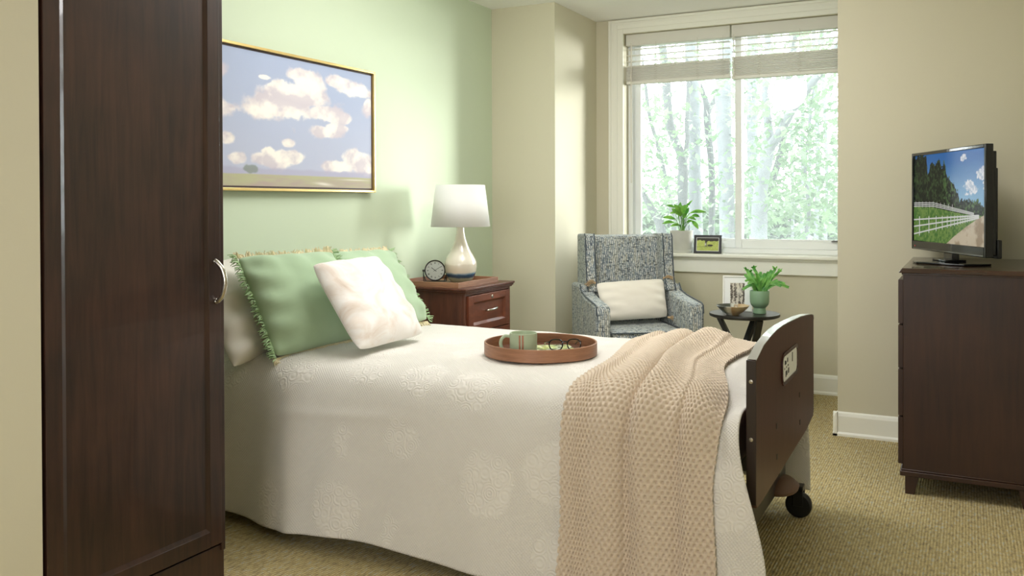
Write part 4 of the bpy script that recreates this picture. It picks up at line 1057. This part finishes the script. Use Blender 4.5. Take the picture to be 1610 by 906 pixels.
def picture_frame(name, label, loc, rotz, w, h, fw, fmat, img, lean, matw, photo_label=None, depth=.016):
    t = thing(name, label, 'photo frame', loc, rotz)
    R_ = Matrix.Rotation(-lean, 4, 'X')
    m = MB().box((-w / 2, 0, 0), (-w / 2 + fw, depth, h), R_).box((w / 2 - fw, 0, 0), (w / 2, depth, h), R_).box((-w / 2 + fw, 0, 0), (w / 2 - fw, depth, fw), R_).box((-w / 2 + fw, 0, h - fw), (w / 2 - fw, depth, h), R_)
    m.build('frame', fmat, t, local=True, bevel=.0012)
    MB().box((-w / 2 + fw, .006, fw), (w / 2 - fw, .012, h - fw), R_).build('mount', M['white'], t, local=True, smooth=False)
    a0, a1, b0, b1 = -w / 2 + fw + matw, w / 2 - fw - matw, fw + matw, h - fw - matw
    nu, nv = img.shape[:2]; A, Bz = np.meshgrid(np.linspace(a0, a1, nu), np.linspace(b0, b1, nv), indexing='ij')
    Pp = np.stack([A, np.full_like(A, .0055), Bz], -1).reshape(-1, 3) @ np.array(R_.to_3x3()).T
    grid_mesh('photo', Pp.reshape(nu, nv, 3), M['print'], t, colors=img, local=True)
    MB().box((-.02, depth, h * .0 + .0), (.02, depth + .004, h * .75), R_ @ Matrix.Translation((0, 0, .004)) @ Matrix.Rotation(0, 4, 'X')).build('backing_stand', fmat, t, local=True)
    return t
a, b = np.meshgrid(np.linspace(0, 1, 90), np.linspace(0, 1, 60), indexing='ij')
nA = fbm(a * 6, b * 6, 4, 71); nB = fbm(a * 20, b * 14, 3, 72)
img = lerp(np.broadcast_to(S((150, 166, 70)), a.shape + (3,)), np.broadcast_to(S((206, 214, 120)), a.shape + (3,)), nB)
dk = np.maximum.reduce([np.exp(-((a - .42) / .05) ** 2) * (b > .35), sstep(.62, .95, b + .3 * (nA - .5)), np.exp(-((a - .62) / .16) ** 2 - ((b - .42) / .09) ** 2), np.exp(-((b - .30 - .03 * a) / .02) ** 2) * (a < .7) * .8])
dk = sstep(.40, .60, dk + (nB - .5) * .5); img = img * (1 - dk[..., None]) + S((52, 48, 36)) * dk[..., None]
wh = np.exp(-((a - .40) / .035) ** 2 - ((b - .50) / .10) ** 2); img = img * (1 - wh[..., None]) + S((222, 220, 210)) * wh[..., None]
picture_frame('photo_frame', 'small black photo frame with a green park picture on the window sill', (1.290, 6.020, .8985), math.radians(4), .188, .128, .016, M['black'], img, math.radians(10), .004)
a, b = np.meshgrid(np.linspace(0, 1, 60), np.linspace(0, 1, 90), indexing='ij')
nA = fbm(a * 5, b * 6, 5, 81); nB = fbm(a * 16, b * 5, 4, 82); nC = fbm(a * 8, b * 22, 4, 84)
dd = sstep(.38, .62, nA * .5 + nB * .5 + .25 * np.sin(a * 22 + nC * 6) * .5)
img = lerp(np.broadcast_to(S((66, 56, 44)), a.shape + (3,)), np.broadcast_to(S((206, 198, 182)), a.shape + (3,)), dd)
wh = np.exp(-((a - .62) / .16) ** 2 - ((b - .62) / .18) ** 2) * .8; img = img * (1 - wh[..., None]) + S((226, 220, 208)) * wh[..., None]
picture_frame('photo_frame', 'white photo frame with a brown and cream picture on the side table', (1.660, 5.300, tz_), math.radians(10), .170, .212, .009, M['whiteframe'], img, math.radians(9), .034)

def leaf_blade(m, base, tip, wid, up, n=8, droop=.0, fold=.25):
    A, Bt = Vector(base), Vector(tip); d = Bt - A; sd = d.cross(Vector(up)).normalized(); nrm = sd.cross(d).normalized()
    vs = []; fs = []
    for i in range(n + 1):
        f = i / n; c = A + d * f + nrm * (d.length * droop * math.sin(PI * f)); w = wid * math.sin(PI * min(1, f * .92 + .06)) ** .8
        vs += [c - sd * w + nrm * w * fold, c, c + sd * w + nrm * w * fold]
    for i in range(n):
        o = 3 * i; fs += [(o, o + 1, o + 4, o + 3), (o + 1, o + 2, o + 5, o + 4)]
    m.add(vs, fs)
# peace-lily like plant on the sill
pc = (1.098, 6.062)
PT = thing('potted_plant', 'leafy green plant in a speckled white pot on the window sill', 'plant', (pc[0], pc[1], .8985))
MB().lathe([(0, .0), (.066, .0), (.068, .003), (.068, .018), (.064, .020), (.066, .024), (.074, .10), (.081, .152), (.079, .155), (.074, .153), (.070, .130), (0, .130)], 48).build('pot', M['pot_white'], PT, local=True)
MB().lathe([(0, .134), (.0705, .134), (.0705, .138), (0, .142)], 30).build('soil', M['soil'], PT, local=True)
LV = [(1042, 342, 1062, 345, .9), (1041, 352, 1060, 350, .9), (1054, 356, 1069, 354, .8), (1048, 323, 1062, 327, .7), (1060, 322, 1072, 337, 1.3), (1068, 321, 1072, 335, 1.3), (1078, 322, 1073, 335, 1.2), (1089, 315, 1077, 332, .8), (1110, 334, 1085, 335, 1.0), (1100, 341, 1088, 339, .9), (1098, 360, 1088, 347, .9), (1090, 348, 1079, 350, .8), (1053, 336, 1068, 334, .8), (1064, 330, 1071, 340, 1.2), (1083, 327, 1075, 340, 1.1), (1056, 328, 1067, 338, 1.0), (1080, 336, 1074, 344, .9), (1094, 346, 1083, 342, .8), (1070, 318, 1069, 334, .9)]
m = MB(); ms = MB(); lf = []
for k, (tx, ty, bx, by, w) in enumerate(LV):
    dy = random.uniform(-.06, .05); tip = on(1, pc[1] + dy, tx, ty); bs = on(1, pc[1] + dy * .5, bx, by)
    leaf_blade(m, bs, tip, .0165 * w, (random.uniform(-.2, .2), -.8, .7), droop=.10)
    r0 = Vector((pc[0] + random.uniform(-.022, .022), pc[1] + random.uniform(-.02, .02), .8985 + .135))
    ms.tube(smoothpath([r0, r0.lerp(bs, .55) + Vector((0, 0, .02)), bs], 5), .0022, 6)
m.build('leaves', M['plantleaf'], PT); ms.build('stems', M['plantleaf'], PT)
# fern in green footed pot
fc = (1.800, 5.255)
FN = thing('potted_fern', 'bright green fern in a footed sage green pot on the side table', 'plant', (fc[0], fc[1], tz_))
MB().lathe([(0, 0), (.036, 0), (.038, .003), (.035, .022), (.034, .034), (.040, .040), (.050, .052), (.0545, .068), (.0555, .132), (.054, .134), (.0515, .132), (.050, .118), (0, .118)], 48).build('pot', M['pot_green'], FN, local=True)
MB().lathe([(0, .119), (.050, .119), (.050, .122), (0, .126)], 30).build('soil', M['soil'], FN, local=True)
m = MB(); z0_ = tz_ + .122
FR = [(1174, 424, 1.0), (1171, 432, .9), (1180, 428, .8), (1185, 422, 1.0), (1190, 430, 1.0), (1196, 428, 1.1), (1202, 430, 1.0), (1208, 428, 1.0), (1213, 425, .9), (1219, 423, 1.0), (1225, 427, .9), (1168, 455, 1.0), (1172, 442, .9), (1176, 446, .8), (1240, 452, 1.0), (1228, 450, .9), (1234, 446, .8), (1222, 440, .8), (1193, 436, .8), (1199, 440, .7), (1187, 438, .7), (1205, 437, .8), (1180, 437, .8), (1212, 436, .8), (1210, 446, .7), (1183, 448, .7)]
for k, (tx, ty, w) in enumerate(FR):
    dy = random.uniform(-.07, .07); tip = on(1, fc[1] + dy, tx, ty)
    r0 = Vector((fc[0] + random.uniform(-.03, .03), fc[1] + random.uniform(-.03, .03), z0_))
    mid = r0.lerp(tip, .5) + Vector((0, 0, .035 if ty > 440 else .012)); path = smoothpath([r0, mid, tip], 9)
    for i in range(len(path) - 1):
        d = (path[i + 1] - path[i]); f = i / (len(path) - 1)
        sd = d.cross(Vector((0, -1, .4))).normalized()
        w_ = .0058 * w * (.55 + .75 * math.sin(PI * (f * .8 + .1)))
        for s in (-1, 1): leaf_blade(m, path[i], path[i] + sd * s * w_ * 1.4 + d * 1.3, .0042, (0, -1, .3), n=3)
    m.tube(path, .0016, 5)
    if k in (0, 3, 9, 10, 2):   # crested tips
        for q in range(9): leaf_blade(m, tip, tip + Vector((random.uniform(-.02, .02), random.uniform(-.02, .02), random.uniform(-.004, .02))), .004, (0, -1, .2), n=3)
m.build('fronds', M['fernleaf'], FN)

# ------------------------------------------------------------------ dresser and television
DR = thing('dresser', 'dark walnut chest of drawers seen from its side against the pillar wall', 'dresser', (2.87, 4.555, 0))
dx0, dx1, dy0, dy1, dh = 2.634, 3.125, 4.13, 4.985, .966
m = MB().box((dx0, dy0, .082), (dx1, dy0 + .02, dh - .026)).box((dx0, dy1 - .02, .082), (dx1, dy1, dh - .026)).box((dx0, dy0 + .02, .082), (dx1, dy1 - .02, .10)).box((dx1 - .01, dy0 + .02, .10), (dx1, dy1 - .02, dh - .026)).box((dx0, dy0 + .02, dh - .045), (dx1 - .01, dy1 - .02, dh - .026))
m.build('carcass', M['dresserwood'], DR, bevel=.002)
m = MB().box((dx0 - .006, dy0 - .004, dh - .028), (dx1, dy1, dh - .020)).add(
    [(dx0 - .018, dy0 - .012, dh - .020), (dx1, dy0 - .012, dh - .020), (dx1, dy1, dh - .020), (dx0 - .018, dy1, dh - .020), (dx0 - .004, dy0 - .002, dh), (dx1, dy0 - .002, dh), (dx1, dy1, dh), (dx0 - .004, dy1, dh)],
    [(0, 3, 2, 1), (4, 5, 6, 7), (0, 1, 5, 4), (1, 2, 6, 5), (2, 3, 7, 6), (3, 0, 4, 7)])
m.build('top', M['dressertop'], DR, bevel=.002)
MB().box((dx0 - .012, dy0 - .008, .078), (dx1, dy1, .100)).box((dx0 - .008, dy0 - .004, .100), (dx1, dy1, .108)).build('base_moulding', M['dresserwood'], DR, bevel=.003)
dz = [(.125, .325), (.333, .530), (.538, .720), (.728, .915)]
for za, zb in dz:
    d_ = framed_door(DR, 0, dy0 + .012, dy1 - .012, za, zb, .05, .035, .020, M['dresserwood'], .008, 'drawer', .010)
    # fronts look towards the bed: turn the panel round and set it on the left face
    d_.location = (0, 0, 0)
    me = d_.data
    inv = wm(DR).inverted()
    for v_ in me.vertices:
        p = wm(DR) @ v_.co; p.x = dx0 - .0 - p.x - .020 + 0.0; v_.co = inv @ p
    me.flip_normals()
    for yc in (dy0 + .22, dy1 - .22):
        MB().tube(smoothpath([(dx0 - .018, yc - .05, (za + zb) / 2), (dx0 - .040, yc - .04, (za + zb) / 2), (dx0 - .044, yc, (za + zb) / 2), (dx0 - .040, yc + .04, (za + zb) / 2), (dx0 - .018, yc + .05, (za + zb) / 2)]), .005, 8).build('handle', M['silver'], d_) if False else None
for xx in (dx0 + .008, dx1 - .062):
    for yy_ in (dy0 + .004, dy1 - .060):
        fr0 = xx < 2.8
        MB().taper((xx + (0 if fr0 else .018), yy_), (xx + (.036 if fr0 else .054), yy_ + .04), (xx, yy_), (xx + .054, yy_ + .054), 0, .080).build('leg', M['dresserwood'], DR, bevel=.002)

TVw, TVh = 0.780, 0.478
nearP = Vector((2.946, 4.206, 0)); farP = Vector((2.626, 4.918, 0)); cen = (nearP + farP) / 2
tdir = (nearP - farP).normalized(); ang = math.atan2(tdir.y, tdir.x)     # local +x runs from the far edge to the near edge
TV = thing('television', 'flat screen television on a glossy black stand, on top of the dresser', 'television', (cen.x, cen.y, dh), ang)
# local: x along the screen, -y is the screen side
zb_, zt_ = .046, .526
hw = TVw / 2
m = MB().box((-hw, 0, zb_), (-hw + .012, .032, zt_)).box((hw - .018, 0, zb_), (hw, .032, zt_)).box((-hw + .012, 0, zb_), (hw - .018, .032, zb_ + .044)).box((-hw + .012, 0, zt_ - .016), (hw - .018, .032, zt_)).box((-hw + .012, .008, zb_ + .044), (hw - .018, .032, zt_ - .016))
m.build('bezel', M['gloss'], TV, local=True, bevel=.003)
MB().taper((-hw + .01, .032), (hw - .01, .050), (-hw + .01, .032), (hw - .01, .050), zb_ + .01, zt_ - .03).box((-hw + .06, .050, zb_ + .03), (hw - .05, .075, zt_ - .10)).box((-hw + .02, .05, zb_ - .004), (hw - .004, .070, zb_ + .075)).build('back_shell', M['black'], TV, local=True, bevel=.004)
MB().box((-.045, .012, .010), (.045, .045, zb_ + .02)).build('neck', M['gloss'], TV, local=True, bevel=.003)
MB().prism([(-.185, .02), (-.03, -.135), (.05, -.15), (.235, -.02), (.20, .115), (-.15, .13)], 2, 0.0005, .009).prism([(-.07, -.03), (.07, -.03), (.06, .07), (-.06, .07)], 2, .009, .018).build('stand_base', M['gloss'], TV, local=True, bevel=.003)
MB().box((-hw + .02, -.0012, zb_ + .004), (hw - .02, .0, zb_ + .009)).build('trim_line', M['steel'], TV, local=True)
MB().lathe([(0, -.001), (.0035, 0), (.0035, .001), (0, .0015)], 12, Matrix.Translation((-hw + .045, -.0005, zb_ + .018)) @ Matrix.Rotation(PI / 2, 4, 'X')).build('power_light', plain('red_plastic', (230, 60, 80), .3), TV, local=True)
sx0, sx1, sz0, sz1 = -hw + .012, hw - .018, zb_ + .044, zt_ - .016
nu, nv = 460, 270
A, Bz = np.meshgrid(np.linspace(0, 1, nu), np.linspace(0, 1, nv), indexing='ij')
n1 = fbm(A * 14, Bz * 10, 5, 91); n2 = fbm(A * 60, Bz * 34, 4, 92); n3 = fbm(A * 9 + 3, Bz * 7, 5, 95)
img = lerp(np.broadcast_to(S((150, 196, 226)), A.shape + (3,)), np.broadcast_to(S((44, 112, 184)), A.shape + (3,)), sstep(.40, .98, Bz))
cd_ = sstep(.48, .64, np.maximum.reduce([np.exp(-((A - .84) / .13) ** 2 - ((Bz - .60) / .11) ** 2), np.exp(-((A - .95) / .10) ** 2 - ((Bz - .74) / .09) ** 2), .9 * np.exp(-((A - .73) / .05) ** 2 - ((Bz - .93) / .05) ** 2), .8 * np.exp(-((A - 1.0) / .06) ** 2 - ((Bz - .62) / .08) ** 2)]) * .95 + (n3 - .5) * 1.3 * (Bz > .42) + (n2 - .5) * .4 - .02)
img = img * (1 - cd_[..., None]) + lerp(np.broadcast_to(S((196, 210, 226)), A.shape + (3,)), np.broadcast_to(S((246, 248, 250)), A.shape + (3,)), sstep(.35, .6, n2)) * cd_[..., None]
tl = np.interp(A, [0, .20, .22, .28, .33, .38, .42, .46, .50, .56, .60, .66, .68, .72, .85, .95, 1.0], [1.02, 1.0, .78, .92, .86, .94, .84, .88, .78, .66, .68, .56, .47, .50, .47, .44, .42]) + (n2[:, :] - .5) * .11 + (fbm(A * 30, A * 0, 3, 7) - .5) * .10
tm = (Bz < tl)
tc = lerp(np.broadcast_to(S((8, 20, 14)), A.shape + (3,)), np.broadcast_to(S((84, 116, 64)), A.shape + (3,)), np.clip(sstep(.42, .78, n2 * .75 + n1 * .25) * (.6 + .6 * (A > .45)), 0, 1))
img = np.where(tm[..., None], tc, img)
gl_ = np.interp(A, [0, .3, .6, .8, 1.0], [.40, .395, .345, .32, .31])
gm = (Bz < gl_); gc = lerp(np.broadcast_to(S((70, 118, 48)), A.shape + (3,)), np.broadcast_to(S((124, 156, 78)), A.shape + (3,)), np.clip(sstep(.3, .7, n2) + .4 * (Bz - .2), 0, 1)); img = np.where(gm[..., None], gc, img)
# dirt road
re = np.interp(Bz, [0, .08, .18, .28, .315], [.50, .60, .74, .90, .97]); rm = (A > re + .015 * (n2 - .5)) & (Bz < .318) & (A < 1.1)
rc = lerp(np.broadcast_to(S((170, 150, 122)), A.shape + (3,)), np.broadcast_to(S((216, 200, 172)), A.shape + (3,)), sstep(.35, .65, n1)); img = np.where(rm[..., None], rc, img)
def line(x0, y0, x1, y1, w, col=(232, 232, 226)):
    global img
    d = np.hypot(x1 - x0, (y1 - y0) * .6) + 1e-9; px_, py_ = A - x0, (Bz - y0) * .6; t = np.clip((px_ * (x1 - x0) + py_ * (y1 - y0) * .6) / d ** 2, 0, 1)
    q = np.hypot(px_ - t * (x1 - x0), py_ - t * (y1 - y0) * .6); mk = sstep(w * 1.25, w * .8, q); img = img * (1 - mk[..., None]) + S(col) * mk[..., None]
for a0, b0 in ((.245, .318), (.165, .305), (.075, .292)): line(0, a0, .92, b0, .0045)
for k, x in enumerate([.09, .24, .35, .44, .51, .56, .61, .65, .69, .72, .75, .78, .81, .83, .85, .87]):
    f = x / .92; line(x, .045 + .235 * f, x, .275 + .045 * f, .0060 - .004 * f)
for a0, b0 in ((.445, .37), (.425, .36), (.405, .35)): line(0, a0, .30, a0 + .004, .0025); line(.30, a0 + .004, .86, b0 - .03, .0022)
for x in np.arange(.03, .6, .055): line(x, .395 - .05 * max(0, x - .3), x, .46 - .12 * max(0, x - .3), .0022)
PTS = np.stack([sx0 + (sx1 - sx0) * A, np.full_like(A, .0075), sz0 + (sz1 - sz0) * Bz], -1)
grid_mesh('screen', PTS, M['screen'], TV, colors=img, local=True)
